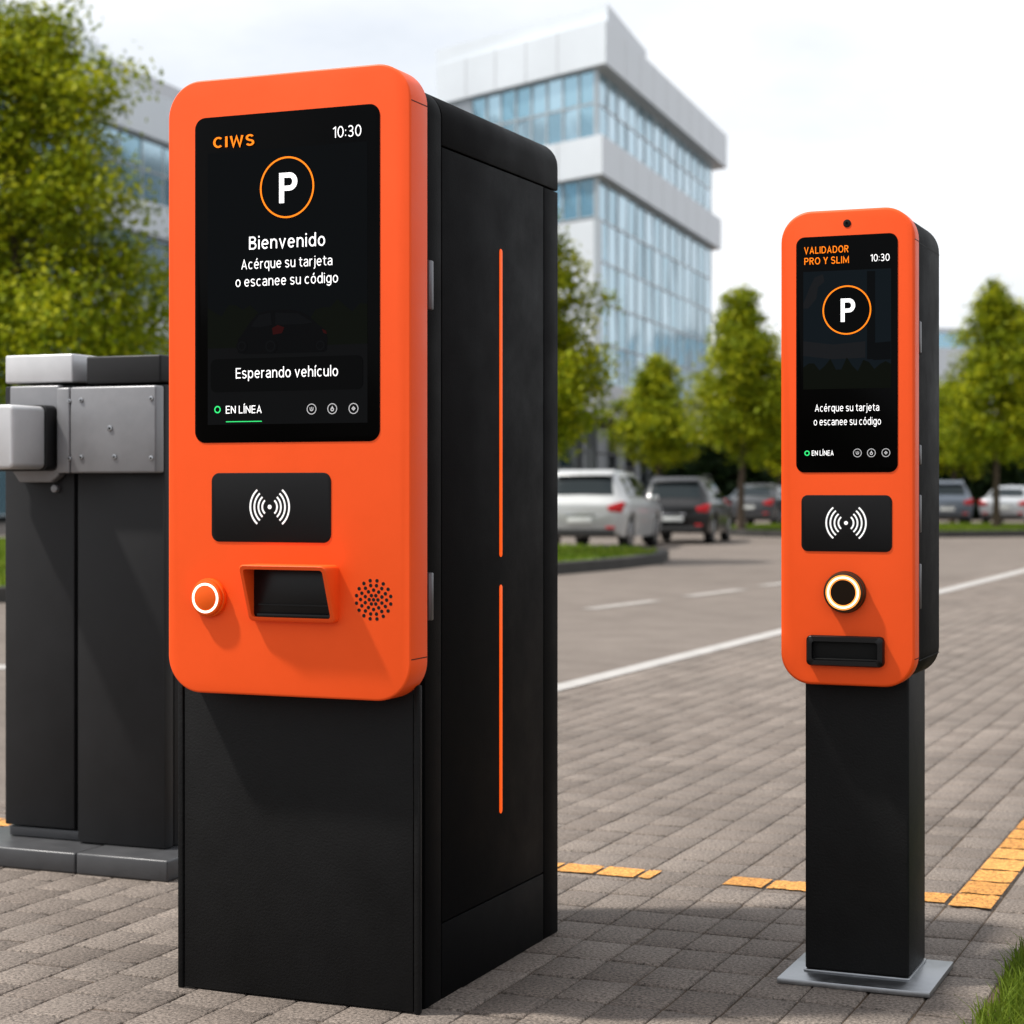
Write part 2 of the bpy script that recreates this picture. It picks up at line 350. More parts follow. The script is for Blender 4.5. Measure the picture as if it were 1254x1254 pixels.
def letter(mb, body, uL, vB, uR, cap, y, yo, wt=.14, mi=0):
    """lettering on a street-facing plane: left edge, baseline, right edge, capital height as measured"""
    x0, z0 = front(uL, vB, y); x1, _ = front(uR, vB, y); _, zt = front(uL, vB - cap, y); sz = zt - z0
    wt *= .74; cur = 0; items = []; sp = .165
    for ch in body:
        if ch == ' ': cur += .30; continue
        st, W = glyph(ch, wt); items.append((cur, st)); end = cur + W; cur = end + sp
    sx = (x1 - x0) / end; q = 0
    for c0, st in items:
        for s_ in st:
            L, Rr = stroke_strip(s_, wt); q += 1; yy = yo - (q % 3) * 4e-5
            vl = [mb.bm.verts.new((x0 + (c0 + p.x) * sx, yy, z0 + p.y * sz)) for p in L]; vr = [mb.bm.verts.new((x0 + (c0 + p.x) * sx, yy, z0 + p.y * sz)) for p in Rr]
            for i in range(len(vl) - 1):
                f = mb.bm.faces.new((vr[i], vr[i + 1], vl[i + 1], vl[i])); f.material_index = mi
def frect(p0, p1, y):
    x0, z1 = front(*p0, y); x1, z0 = front(*p1, y); return x0, x1, z0, z1
def contactless(mb, cx, cz, y, s):
    mb.disc(cx, cz, .1 * s, y - .0008, y, n=20)
    for k, r in enumerate((.38, .58, .79, 1.0)):
        for a in (0, 180): mb.ring(cx, cz, (r - .042) * s, (r + .042) * s, y - .0008, y, n=16, a0=a - 50, a1=a + 50)

# ================================================================== GROUND
g = MB(); g.box(-260, 260, -60, 420, -.40, -.035); struct('ground', g, 'asphalt')
g = MB(); g.prism([(-90, -6), (-4.06, -6), (-4.06, 5.9), (-4.06, 70), (-90, 70)], 'z', -.03, -.004); struct('road', g, 'asphalt')
g = MB(); g.box(-4.06, -.66, -2, 40, -.03, -.0048); g.box(-4.456, -4.06 + .0, -2, 5.9, -.0035, -.0022); struct('paver_bedding', g, 'sand')
# individually laid pavers, one surface
def pavers():
    dx, dy = .13, .185; V = []; F = []
    def one(x0, x1, y0, y1, rng):
        h = rng.normal(0, .0006); ta, tb = rng.normal(0, .00045, 2)
        jx, jy = rng.normal(0, .0007, 2)
        x0 += jx; x1 += jx; y0 += jy; y1 += jy
        b = len(V)
        for ins, z in ((.0, -.02), (.0, -.0035), (.0036, 0)):
            for (x, y, sx, sy) in ((x0 + ins, y0 + ins, -1, -1), (x1 - ins, y0 + ins, 1, -1), (x1 - ins, y1 - ins, 1, 1), (x0 + ins, y1 - ins, -1, 1)):
                V.append((x, y, z + h + ta * sx + tb * sy))
        for k in (0, 4):
            for i in range(4): F.append((b + k + i, b + k + (i + 1) % 4, b + k + 4 + (i + 1) % 4, b + k + 4 + i))
        F.append((b + 8, b + 9, b + 10, b + 11))
    gap = .0019
    kx0, kx1 = -28, 1
    for k in range(kx0, kx1):
        xa = -.81 + .13 * k
        sh = (random.random() - .5) * .018 + (.09 if (k < -11 and k % 2) else 0) if k < -8 else (random.random() - .5) * .006
        j0, j1 = -22, 190
        for j in range(j0, j1):
            ya = 5.36 + .185 * j + (sh if j < 90 else 0)
            if k < -25 and ya > 5.75: continue
            one(xa + gap, xa + .13 - gap, ya + gap * 2.5, ya + .185 - gap * 2.5, RNG)
    return np_mesh('paving', V, F)
o = finish('paving', pavers(), 'paver', None, 0); o['kind'] = 'structure'
# yellow painted courses
def yellow():
    V = []; F = []
    def q(x0, x1, y0, y1):
        n = 5; b = len(V); js = RNG.uniform(-.006, .006, (4, n + 1))
        for i in range(n + 1):
            t = i / n; V.append((x0 + (x1 - x0) * t, y0 + js[0, i], .0042))
        for i in range(n + 1):
            t = i / n; V.append((x0 + (x1 - x0) * t, y1 + js[1, i], .0042))
        for i in range(n): F.append((b + i, b + i + 1, b + n + 2 + i, b + n + 1 + i))
    for k in range(-28, -1):
        xa = -.81 + .13 * k
        if -8 < k < -6: continue
        if k == -8: q(xa + .006, xa + .045, 5.40, 5.515); continue
        q(xa + .006, xa + .124, 5.398, 5.518)
    for j in range(0, 14):
        ya = 5.36 + .185 * j
        q(-.932, -.815, ya + .008, ya + .177)
    return np_mesh('yellow_line', V, F)
o = finish('yellow_line', yellow(), 'yellow', None, 0); o['kind'] = 'structure'
def strip(name, pts, mat, z=.003):
    m = MB(); m.poly([(x, y, z) for x, y in pts]); return struct(name, m, mat)
strip('white_edge_line', [(-4.16, 6.2), (-4.02, 6.2), (-3.60, 30), (-3.80, 30)], 'white_line', .005)
for (ya, yb, xa) in ((17.3, 18.85, -6.36), (19.75, 21.3, -6.14), (22.2, 24.0, -5.98), (12.2, 14.0, -6.62), (25.2, 27, -5.8), (28.2, 30, -5.6)):
    strip('lane_dash', [(xa - .11, ya), (xa + .05, ya), (xa + .2, yb), (xa + .04, yb)], 'worn_line', .0015)
strip('cross_line', [(-9.5, 10.1), (-6.9, 10.1), (-6.9, 10.35), (-9.5, 10.35)], 'white_line', .0015)

# raised green islands with dark kerbs
def smooth_loop(pts, k=2):
    for _ in range(k):
        q = []
        for i in range(len(pts)):
            a, b = pts[i], pts[(i + 1) % len(pts)]
            q += [(a[0] * .75 + b[0] * .25, a[1] * .75 + b[1] * .25), (a[0] * .25 + b[0] * .75, a[1] * .25 + b[1] * .75)]
        pts = q
    return pts
def inset(pts, d):
    n = len(pts); out = []; A = sum(pts[i][0] * pts[(i + 1) % n][1] - pts[(i + 1) % n][0] * pts[i][1] for i in range(n))
    sg = 1 if A > 0 else -1
    for i in range(n):
        a, b = Vector(pts[i - 1]), Vector(pts[(i + 1) % n]); t = (b - a).normalized(); out.append((pts[i][0] - t.y * d * sg, pts[i][1] + t.x * d * sg))
    return out
def inside(px, py, poly):
    r = np.zeros(len(px), bool); n = len(poly)
    for i in range(n):
        x1, y1 = poly[i]; x2, y2 = poly[(i + 1) % n]
        c = ((y1 > py) != (y2 > py)) & (px < (x2 - x1) * (py - y1) / (y2 - y1 + 1e-12) + x1); r ^= c
    return r
def blades(px, py, z0, h, w, lean=.5):
    n = len(px); a = RNG.uniform(0, 2 * np.pi, n); hh = h * RNG.uniform(.45, 1.25, n); l = lean * hh * RNG.uniform(.1, 1, n); b = RNG.uniform(0, 2 * np.pi, n)
    dx, dy = np.cos(a) * w / 2, np.sin(a) * w / 2
    V = np.empty((n, 5, 3)); 
    V[:, 0] = np.stack([px - dx, py - dy, np.full(n, z0)], 1); V[:, 1] = np.stack([px + dx, py + dy, np.full(n, z0)], 1)
    mx, my = px + np.cos(b) * l * .3, py + np.sin(b) * l * .3
    V[:, 2] = np.stack([mx + dx * .8, my + dy * .8, z0 + hh * .6], 1); V[:, 3] = np.stack([mx - dx * .8, my - dy * .8, z0 + hh * .6], 1)
    V[:, 4] = np.stack([px + np.cos(b) * l, py + np.sin(b) * l, z0 + hh], 1)
    i = np.arange(n)[:, None] * 5
    T = np.concatenate([i + np.array([[0, 1, 2]]), i + np.array([[0, 2, 3]]), i + np.array([[3, 2, 4]])], 1).reshape(-1, 3)
    tone = np.repeat(.5 + .5 * np.sin(px * 1.7 + 1.3 * np.sin(py * 2.1)) * np.cos(py * 1.1), 3)
    return V.reshape(-1, 3), T, np.clip(tone, 0, 1)
def island(pts, nblade, k=2, bh=.09, bw=.03):
    loop = smooth_loop(pts, k); m = MB(); n = len(loop); inn = inset(loop, .16)
    t = bmesh.new()
    rows = [[(x, y, -.01) for x, y in loop], [(x, y, .145) for x, y in loop], [(x, y, .155) for x, y in inset(loop, .012)], [(x, y, .155) for x, y in inn], [(x, y, .05) for x, y in inn]]
    vs = [[t.verts.new(p) for p in r] for r in rows]
    for a, b in zip(vs, vs[1:]):
        for i in range(n): t.faces.new((a[i], a[(i + 1) % n], b[(i + 1) % n], b[i]))
    m._add(t); kb = struct('kerb', m, 'kerb', 30)
    m = MB(); m.poly([(x, y, .125) for x, y in inn]); struct('verge', m, 'turf')
    xs, ys = [p[0] for p in inn], [p[1] for p in inn]
    px, py = RNG.uniform(min(xs), max(xs), nblade), RNG.uniform(min(ys), max(ys), nblade); k_ = inside(px, py, inn)
    V, T, tn = blades(px[k_], py[k_], .12, bh, bw)
    return V, T, tn
I1 = [(-9.15, 22.5), (-9.2, 31.4), (-16, 31.6), (-46, 31.6), (-46, 12.5), (-14.5, 12.5), (-12.3, 15.6)]
V, T, tn = island(I1, 90000)
o = finish('grass', np_mesh('grass', V, T, tn), 'grass', None, 0); tag(o, 'bright green grass on the kerbed island in front of the white car', 'grass', None, 'stuff')
a = at(884, 44.5); b = at(1330, 45.5); c = at(1330, 54); d = at(884, 54)
V, T, tn = island([a, b, c, d], 26000, 2)
o = finish('grass', np_mesh('grass', V, T, tn), 'grass', None, 0); tag(o, 'green grass strip under the roadside trees before the far parked cars', 'grass', None, 'stuff')
# near lawn, right corner
m = MB(); m.box(-.665, 9, -2, 40, -.03, -.004); struct('lawn_soil', m, 'soil')
n = 60000; px = -.672 + RNG.beta(1.0, 1.5, n) * 1.6; py = RNG.uniform(3.0, 7.0, n)
edge = -.655 + .012 * np.sin(py * 9) + .010 * np.sin(py * 23 + 1)
k_ = px > edge - .012 * RNG.random(n)
V, T, tn = blades(px[k_], py[k_], -.006, .062, .0042, .9)
o = finish('grass', np_mesh('grass', V, T, tn), 'grass', None, 0); tag(o, 'clump of long green grass spilling over the paving edge at the near right corner', 'grass', None, 'stuff')

# ================================================================== MAIN PAYMENT TERMINAL
XL, XR, YF, YB, ZT = -2.405, -1.812, 3.862, 4.674, 2.047
y1, zs = side(541, 179, XR); y2, _ = side(666, 224, XR); _, zb = side(541, 1131, XR)
K = thing('payment_terminal', 'tall black parking terminal with broad orange front, big screen and orange scanner hood', 'parking terminal', ((XL + XR) / 2, (YF + YB) / 2, 0))
G = .0016
m = MB(); m.prism(rrect(XL + .012, XR - .012, .004, ZT - .012, .06, 8, (0, 0, 1, 1)), 'y', 3.832, YB - .01); obj('core', m, 'black_core', K)
m = MB(); m.prism(rrect(XL, XR, zs + G, ZT, .066, 10, (0, 0, 1, 1)), 'y', y1 + G, YB, .004, 2, rims=(True, True)); obj('top_cover', m, 'black', K)
m = MB(); m.prism(rrect(XL, XR, 0, ZT, .066, 10, (0, 0, 1, 1)), 'y', YF, y1 - G, .003); obj('front_column', m, 'black', K)
for xa, xb in ((XL, XL + .03), (XR - .03, XR)):
    m = MB(); m.box(xa, xb, y1 + G, y2 - G, zb + G, zs - G, .0025); obj('side_panel', m, 'black', K)
m = MB(); m.box(XL, XR, y2 + G, YB, 0, zs - G, .004); obj('rear_column', m, 'black', K)
m = MB(); m.box(XL, XR, y1 + G, y2 - G, 0, zb - G, .0025); obj('plinth', m, 'black', K)
PX0, PX1 = -2.418, -1.803
m = MB(); m.box(PX0 + .0165, PX1 - .0165, 3.816, 3.829, .004, .72, .002); obj('front_panel', m, 'charcoal', K)
for xa, xb in ((PX0, PX0 + .0135), (PX1 - .0135, PX1)):
    m = MB(); m.box(xa, xb, 3.813, 3.829, .001, .72, .003); obj('edge_trim', m, 'charcoal', K)
yb = 3.74; BX0, BX1, BZ0, BZ1 = -2.3966, -1.789, .6905, 2.0665
m = MB(); m.prism(rrect(BX0, BX1, BZ0, BZ1, .083, 14), 'y', yb, 3.828, .005, 3)
for z in (side(515, 127, BX1)[1], side(515, 806, BX1)[1]):
    m.box(BX1 - .004, BX1 + .0003, yb + .004, 3.8275, z - .0011, z + .0011, 0, mi=1); m.box(BX0 - .0003, BX0 + .004, yb + .004, 3.8275, z - .0011, z + .0011, 0, mi=1)
for u in (246, 452):
    x = front(u, 850, yb)[0]; m.box(x - .0012, x + .0012, yb + .004, 3.8275, BZ0 - .0003, BZ0 + .003, 0, mi=1)
bez = obj('front_bezel', m, ['orange', 'black_core'], K)
# display
x0, x1, z0, z1 = frect((239, 146), (465.5, 541), yb)
x0 = front(239, 340, yb)[0]; x1 = front(465.5, 340, yb)[0]; z1 = front(350, 136, yb)[1]; z0 = front(350, 541.5, yb)[1]
m = MB(); m.prism(rrect(x0, x1, z0, z1, .026, 8), 'y', yb - .0016, yb + .002, .0015); scr = obj('display', m, 'screen', K)
Y0 = yb - .0020
def flat(mb, pts, y, mi=0): mb.poly([(x, y, z) for x, z in pts], mi)
def fpts(pts, y=3.74): return [front(u, v, y) for u, v in pts]
ix0, ix1 = front(255, 340, yb)[0], front(450.5, 340, yb)[0]; iz1 = front(350, 181, yb)[1]; iz0 = front(350, 519, yb)[1]
def band(za, zb_, y, mi, mb): flat(mb, [(ix0, za), (ix1, za), (ix1, zb_), (ix0, zb_)], y, mi)
m = MB()
hz = front(350, 424, yb)[1]; tz = front(350, 376, yb)[1]
band(hz, iz1, Y0, 0, m); band(iz0, hz, Y0, 2, m)
tp = [(ix0, hz)] + [(ix1, hz)]
nT = 22
for i in range(nT + 1):
    t = i / nT; tp.append((ix1 + (ix0 - ix1) * t, tz + .010 * math.sin(i * 2.1) + .008 * math.sin(i * 5.3) - .025 * math.exp(-((t - .45) / .16) ** 2)))
flat(m, tp, Y0 - .0003, 1)
carp = fpts([(292, 432), (292, 416), (297, 410), (306, 396), (316, 384), (330, 380), (352, 379), (368, 381), (380, 388), (391, 398), (399, 404), (402, 414), (401, 428), (398, 431), (300, 434)])
flat(m, carp, Y0 - .0006, 3)
flat(m, fpts([(308, 400), (318, 386), (332, 383), (334, 398), (320, 401)]), Y0 - .0009, 4); flat(m, fpts([(338, 398), (338, 383), (366, 384), (384, 395), (372, 397)]), Y0 - .0009, 4)
flat(m, fpts([(334, 402), (341, 398), (349, 401), (346, 408), (335, 410)]), Y0 - .0009, 5)
flat(m, fpts([(395, 403), (400, 405), (401, 409), (397, 408)]), Y0 - .0009, 5)
for (u, v, r) in ((297, 424, .014), (332, 424, .017), (393, 423, .014)):
    cx, cz = front(u, v, yb); m.disc(cx, cz, r, Y0 - .0011, Y0 - .0008, n=24, mi=3); m.ring(cx, cz, r * .55, r * .75, Y0 - .0013, Y0 - .0011, n=24, mi=4)
obj('screen_picture', m, ['dim_sky', 'dim_trees', 'dim_ground', 'dim_car', 'dim_glass', 'dim_red'], scr)
m = MB(); a0, _ = front(259, 458, yb); a1, _ = front(445, 458, yb); _, b1 = front(352, 437.5, yb); _, b0 = front(352, 478.5, yb)
m.prism(rrect(a0, a1, b0, b1, .014, 6), 'y', Y0 - .0016, Y0 - .0012); obj('message_box', m, 'dim_box', scr)
YT = Y0 - .0022
m = MB(); letter(m, 'CIWS', 262.3, 181.8, 312.5, 13.0, yb, YT, .225); obj('screen_heading', m, 'orange_ink', scr)
m = MB(); cx, cz = front(352.5, 229.6, yb); m.ring(cx, cz, .0640, .0678, YT - .0003, YT); obj('badge_ring', m, 'orange_ink', scr)
def line(name, body, *args, mat='white_ink', par=None):
    q = MB(); letter(q, body, *args); return obj(name, q, mat, par if par else scr)
line('clock_text', '10:30', 408.4, 169.3, 443.5, 13.6, yb, YT, .125)
line('parking_letter', 'P', 343, 249.2, 365.2, 36.8, yb, YT, .225)
line('text_line', 'Bienvenido', 306.2, 306, 399.2, 15.7, yb, YT, .155)
line('text_line', 'Acérque su tarjeta', 296.7, 330.3, 408, 12.0, yb, YT, .135)
line('text_line', 'o escanee su código', 289.7, 351.7, 415, 12.0, yb, YT, .135)
line('text_line', 'Esperando vehículo', 290, 463.6, 415, 12.6, yb, YT, .14)
line('status_text', 'EN LÍNEA', 277.8, 506.6, 321.6, 9.4, yb, YT, .145)
m = MB(); cx, cz = front(267.6, 501.7, yb); m.ring(cx, cz, .0055, .0082, YT - .0003, YT, n=28); obj('status_light', m, 'green_ink', scr); m = MB()
xa, za = front(278, 516.6, yb); xb, _ = front(321.8, 516.6, yb); m.box(xa, xb, YT - .0003, YT, za - .0009, za + .0009); obj('status_underline', m, 'green_ink', scr)
def icons(spots, y, yo, r):
    for k, (u, v) in enumerate(spots):
        mb = MB(); cx, cz = front(u, v, y); mb.ring(cx, cz, r * .86, r, yo - .0003, yo, n=28)
        if k == 0: mb.ring(cx, cz, r * .22, r * .38, yo - .0003, yo, n=16, a0=180, a1=360); mb.box(cx - r * .06, cx + r * .06, yo - .0003, yo, cz - r * .1, cz + r * .4); mb.box(cx - r * .38, cx - r * .26, yo - .0003, yo, cz, cz + r * .34); mb.box(cx + r * .26, cx + r * .38, yo - .0003, yo, cz, cz + r * .34)
        elif k == 1: mb.ring(cx, cz - r * .12, r * .17, r * .36, yo - .0003, yo, n=16); flat(mb, [(cx - r * .2, cz + r * .2), (cx + r * .2, cz + r * .2), (cx, cz + r * .55)], yo)
        else: mb.ring(cx, cz, r * .2, r * .42, yo - .0003, yo, n=4); mb.ring(cx, cz, r * .02, r * .1, yo - .0003, yo, n=8)
        obj('screen_icon', mb, 'grey_ink', scr)
icons([(382.7, 501), (408, 500.6), (434, 500.3)], yb, YT, .0118)
# card reader pad
x0 = front(259.5, 620, yb)[0]; x1 = front(405.5, 620, yb)[0]; z1 = front(332, 579, yb)[1]; z0 = front(332, 664, yb)[1]
m = MB(); m.prism(rrect(x0, x1, z0, z1, .019, 8), 'y', yb - .0022, yb + .002, .0016); pad = obj('card_reader', m, 'pad', K)
m = MB(); cx, cz = front(331, 620.8, yb); contactless(m, cx, cz, yb - .0024, .049); obj('contactless_symbol', m, 'white_print_glow', pad)
# push button
cx, cz = front(257.5, 731.8, yb)
m = MB(); m.disc(cx, cz, .0435, yb - .012, yb + .001, n=56, bev=.003); m.disc(cx, cz, .0395, yb - .021, yb - .010, n=56, bev=.004); btn = obj('push_button', m, 'orange_dark', K)
m = MB(); m.ring(cx, cz, .0285, .0335, yb - .0225, yb - .020); obj('light_ring', m, 'led_white', btn)
m = MB(); m.disc(cx, cz, .0268, yb - .0222, yb - .020, n=48, bev=.001); obj('button_face', m, 'orange_dark', btn)
# scanner hood: a hollow orange cowl deeper at the top, dark window inside
x0 = front(309.5, 725, yb)[0]; x1 = front(415.5, 725, yb)[0]; z1 = front(362, 691, yb)[1]; z0 = front(362, 761.5, yb)[1]
def hood(mb, x0, x1, z0, z1, yback, dtop, dbot, w, r, inner_y):
    t = bmesh.new(); o_ = rrect(x0, x1, z0, z1, r, 5); i_ = rrect(x0 + w, x1 - w, z0 + w, z1 - w, r * .6, 5)
    yf = lambda z: yback - (dbot + (dtop - dbot) * (z - z0) / (z1 - z0))
    loops = [[(x, yback + .003, z) for x, z in o_], [(x, yf(z) + .0035, z) for x, z in o_], [(x, yf(z), z) for x, z in rrect(x0 + .0025, x1 - .0025, z0 + .0025, z1 - .0025, r * .9, 5)], [(x, yf(z), z) for x, z in i_], [(x, inner_y, z) for x, z in i_]]
    vs = [[t.verts.new(p) for p in l] for l in loops]; n = len(o_)
    for a, b in zip(vs, vs[1:]):
        for i in range(n): t.faces.new((a[i], a[(i + 1) % n], b[(i + 1) % n], b[i]))
    bmesh.ops.recalc_face_normals(t, faces=t.faces[:])
    for f in t.faces: f.material_index = 0
    me = bpy.data.meshes.new('h'); t.to_mesh(me); t.free(); mb.mesh(me); bpy.data.meshes.remove(me)
    return i_
m = MB(); inn = hood(m, x0, x1, z0, z1, yb, .066, .018, .010, .012, yb + .0)
hd = obj('scanner_hood', m, 'orange', K, 50)
m = MB(); m.box(x0 + .006, x1 - .006, yb - .012, yb - .0004, z0 + .006, z1 - .006, .001); 
m.box(x0 + .022, x1 - .012, yb - .0145, yb - .012, z0 + .036, z0 + .039); m.box(x0 + .022, x1 - .012, yb - .020, yb - .012, z0 + .010, z0 + .018, .001)
obj('scanner_window', m, 'black_plastic', hd)
# speaker holes
m = MB(); cx, cz = front(457.5, 734.5, yb)
for r, n in ((.0, 1), (.0105, 6), (.0210, 10), (.0315, 14), (.0420, 16)):
    for i in range(n):
        a = 2 * math.pi * (i + .5 * (n in (10, 16))) / n; m.disc(cx + r * math.cos(a), cz + r * math.sin(a), .0041, yb - .0004, yb + .001, n=12)
obj('speaker_grille', m, 'black_core', K)
# side latches and light strips
for va, vb in ((322, 382), (700, 758)):
    m = MB(); yy = side(527, (va + vb) / 2, XR)[0]; za = side(527, va, XR)[1]; zc = side(527, vb, XR)[1]
    m.box(XR - .004, XR + .0245, 3.836, 3.856, zc, za, .003); obj('hinge', m, 'latch', K)
yl = side(613.2, 600, XR)[0]
for va, vb in ((305, 682), (716, 996)):
    za = side(613.2, va, XR)[1]; zc = side(613.2, vb, XR)[1]
    m = MB(); m.prism(rrect(yl - .0085, yl + .0085, zc, za, .0084, 6), 'x', XR - .002, XR + .0012, .0006); obj('light_strip', m, 'led_orange', K)

# ================================================================== SLIM VALIDATOR
S_ = thing('ticket_validator', 'slim orange and black ticket validator on a black post with steel foot', 'ticket validator', (-.986, 4.57, 0))
m = MB(); m.box(-1.153, -.800, 4.378, 4.688, 0.001, .0145, .002); bpl = obj('base_plate', m, 'steel', S_)
m = MB(); m.box(-1.111, -.861, 4.462, 4.671, .0145, .020, .002); obj('weld_collar', m, 'steel', bpl)
m = MB(); m.box(-1.108, -.864, 4.465, 4.668, .020, .735, .006, 3); obj('post', m, 'charcoal', S_)
sb = 4.39
m = MB(); m.prism(rrect(-1.143, -.8385, .701, 1.787, .068, 12), 'y', 4.4485, 4.716, .006, 3)
for z in (1.787 - .073, side(1140, 803, -.8385)[1]):
    m.box(-.842, -.8382, 4.455, 4.712, z - .001, z + .001, 0, mi=1)
obj('housing', m, ['black', 'black_core'], S_)
m = MB(); m.prism(rrect(-1.1472, -.8362, .6965, 1.791, .071, 12), 'y', sb, 4.4465, .007, 3)
for z in (1.791 - .076, side(1122, 807, -.8362)[1]):
    m.box(-.840, -.8359, sb + .004, 4.446, z - .0009, z + .0009, 0, mi=1)
obj('front_bezel', m, ['orange', 'black_core'], S_)
cx, cz = front(1037.4, 273.6, sb); m = MB(); m.disc(cx, cz, .0092, sb - .0012, sb + .001, n=28, bev=.0005); cam_ = obj('camera_lens', m, 'black_core', S_)
m = MB(); m.disc(cx - .001, cz + .001, .0030, sb - .0016, sb - .0011, n=16); obj('lens_glass', m, 'screen', cam_)
x0 = front(975, 430, sb)[0]; x1 = front(1099.6, 430, sb)[0]; z1 = front(1037, 288, sb)[1]; z0 = front(1037, 578.5, sb)[1]
m = MB(); m.prism(rrect(x0, x1, z0, z1, .020, 8), 'y', sb - .0016, sb + .002, .0014); scr = obj('display', m, 'screen', S_)
Y0 = sb - .0020; YT = Y0 - .0016
ix0 = front(984, 400, sb)[0]; ix1 = front(1091.5, 400, sb)[0]; iz1 = front(1037, 331, sb)[1]; iz0 = front(1037, 476, sb)[1]; hz = front(1037, 447, sb)[1]
m = MB(); band(hz - .02, iz1, Y0, 0, m); band(iz0, hz - .02, Y0, 1, m)
def sp(pts): return [front(u, v, sb) for u, v in pts]
flat(m, sp([(984, 372), (992, 352), (998, 340), (1008, 336), (1010, 345), (1002, 352), (1000, 366), (990, 378), (984, 378)]), Y0 - .0003, 2)
flat(m, sp([(984, 436), (984, 418), (1020, 422), (1060, 418), (1060, 438), (1020, 440)]), Y0 - .0003, 2)
tp = [(ix0, iz0 + .004), (ix1, iz0 + .004)]
for i in range(17):
    t = i / 16; tp.append((ix1 + (ix0 - ix1) * t, hz + .012 * math.sin(i * 1.8) + .006 * math.sin(i * 4.1)))
flat(m, tp, Y0 - .0006, 1)
flat(m, sp([(1062, 332), (1072, 332), (1072, 440), (1062, 440)]), Y0 - .0004, 3)
flat(m, sp([(1069, 420), (1091, 418), (1091, 440), (1069, 441)]), Y0 - .0005, 3)
obj('screen_picture', m, ['dim_sky2', 'dim_trees', 'dim_cloud', 'dim_sky'], scr)
line('screen_heading', 'VALIDADOR', 985.2, 311.5, 1039.4, 8.4, sb, YT, .17, mat='orange_ink'); line('screen_heading', 'PRO Y SLIM', 985.5, 324.6, 1040, 8.4, sb, YT, .17, mat='orange_ink')
m = MB(); cx, cz = front(1037.4, 379.8, sb); m.ring(cx, cz, .0532, .0564, YT - .0003, YT); obj('badge_ring', m, 'orange_ink', scr)
m = MB(); m.disc(cx, cz, .0525, YT + .0002, YT + .0005, n=48); obj('badge_disc', m, 'dim_box', scr)
line('clock_text', '10:30', 1066.2, 320.4, 1089.8, 8.6, sb, YT, .13); line('parking_letter', 'P', 1030, 394.4, 1047.6, 28.4, sb, YT, .225)
line('text_line', 'Acérque su tarjeta', 998.5, 504.2, 1077, 8.8, sb, YT, .13); line('text_line', 'o escanee su código', 997, 521, 1079.2, 8.8, sb, YT, .13)
line('status_text', 'EN LÍNEA', 994.6, 558, 1021.3, 6.2, sb, YT, .16)
m = MB(); cx, cz = front(988.8, 555, sb); m.ring(cx, cz, .0038, .0062, YT - .0003, YT, n=24); obj('status_light', m, 'green_ink', scr)
icons([(1050.4, 554.7), (1067.5, 554.6), (1085.3, 554.4)], sb, YT, .0098)
x0 = front(981.5, 640, sb)[0]; x1 = front(1092.5, 640, sb)[0]; z1 = front(1037, 606.3, sb)[1]; z0 = front(1037, 675.5, sb)[1]
m = MB(); m.prism(rrect(x0, x1, z0, z1, .015, 8), 'y', sb - .0020, sb + .002, .0015); pad = obj('card_reader', m, 'pad', S_)
m = MB(); cx, cz = front(1036.3, 640.4, sb); contactless(m, cx, cz, sb - .0022, .046); obj('contactless_symbol', m, 'white_print_glow', pad)
cx, cz = front(1035.5, 725, sb)
m = MB(); m.disc(cx, cz, .0485, sb - .010, sb + .001, n=56, bev=.003); m.disc(cx, cz, .0465, sb - .026, sb - .008, n=56, bev=.005); btn = obj('push_button', m, 'bronze', S_)
m = MB(); m.ring(cx, cz, .0326, .0364, sb - .0278, sb - .024); obj('light_ring', m, 'led_white', btn)
m = MB(); m.ring(cx, cz, .0290, .0324, sb - .0270, sb - .024); m.ring(cx, cz, .0366, .0402, sb - .0270, sb - .024); obj('light_halo', m, 'led_halo', btn)
m = MB(); m.disc(cx, cz, .0288, sb - .0268, sb - .024, n=48); obj('button_face', m, 'bronze_face', btn)
x0 = front(989.5, 797, sb)[0]; x1 = front(1083.5, 797, sb)[0]; z1 = front(1036, 778.5, sb)[1]; z0 = front(1036, 815.5, sb)[1]
m = MB(); hood(m, x0, x1, z0, z1, sb, .020, .020, .013, .011, sb - .001); sl = obj('ticket_slot', m, 'black_plastic', S_, 50)
m = MB(); m.box(x0 + .008, x1 - .008, sb - .006, sb - .0004, z0 + .008, z1 - .008, .001); m.box(x0 + .014, x1 - .014, sb - .016, sb - .006, z0 + .0135, z0 + .017, .0006); obj('slot_mouth', m, 'black_core', sl)
for va, vb in ((394.5, 433), (545, 569), (606, 652), (690, 745)):
    za = side(1128, va, -.8385)[1]; zc = side(1128, vb, -.8385)[1]
    m = MB(); m.box(-.8405, -.8345, 4.450, 4.464, zc, za, .002); obj('hinge', m, 'latch', S_)

# ================================================================== BARRIER CABINETS (left)
Bq = thing('barrier_cabinet', 'anthracite barrier cabinet beside the payment terminal, bolted grey plate near its top', 'barrier cabinet', (-3.34, 5.1, 0), 0, 'barrier cabinets')
m = MB(); m.box(-3.406, -3.088, 4.815, 5.45, .001, .064, .006, 3); obj('base_plate', m, 'plate_grey', Bq)
m = MB(); m.box(-3.500, -3.187, 4.955, 5.005, .066, 1.462, .005); m.box(-3.500, -3.187, 5.009, 5.30, .066, 1.462, .005); obj('body', m, 'anthracite', Bq)
m = MB(); m.box(-3.462, -3.196, 4.945, 5.32, 1.468, 1.552, .007, 3); obj('cap', m, 'anthracite', Bq)
m = MB(); m.box(-3.492, -3.186, 4.905, 4.952, 1.196, 1.4575, .007, 3); pl = obj('cover_plate', m, 'grey_metal', Bq)
m = MB(); m.box(-3.543, -3.4955, 4.907, 4.965, 1.196, 1.4565, .006, 3); pl2 = obj('cover_strip', m, 'grey_metal', Bq)
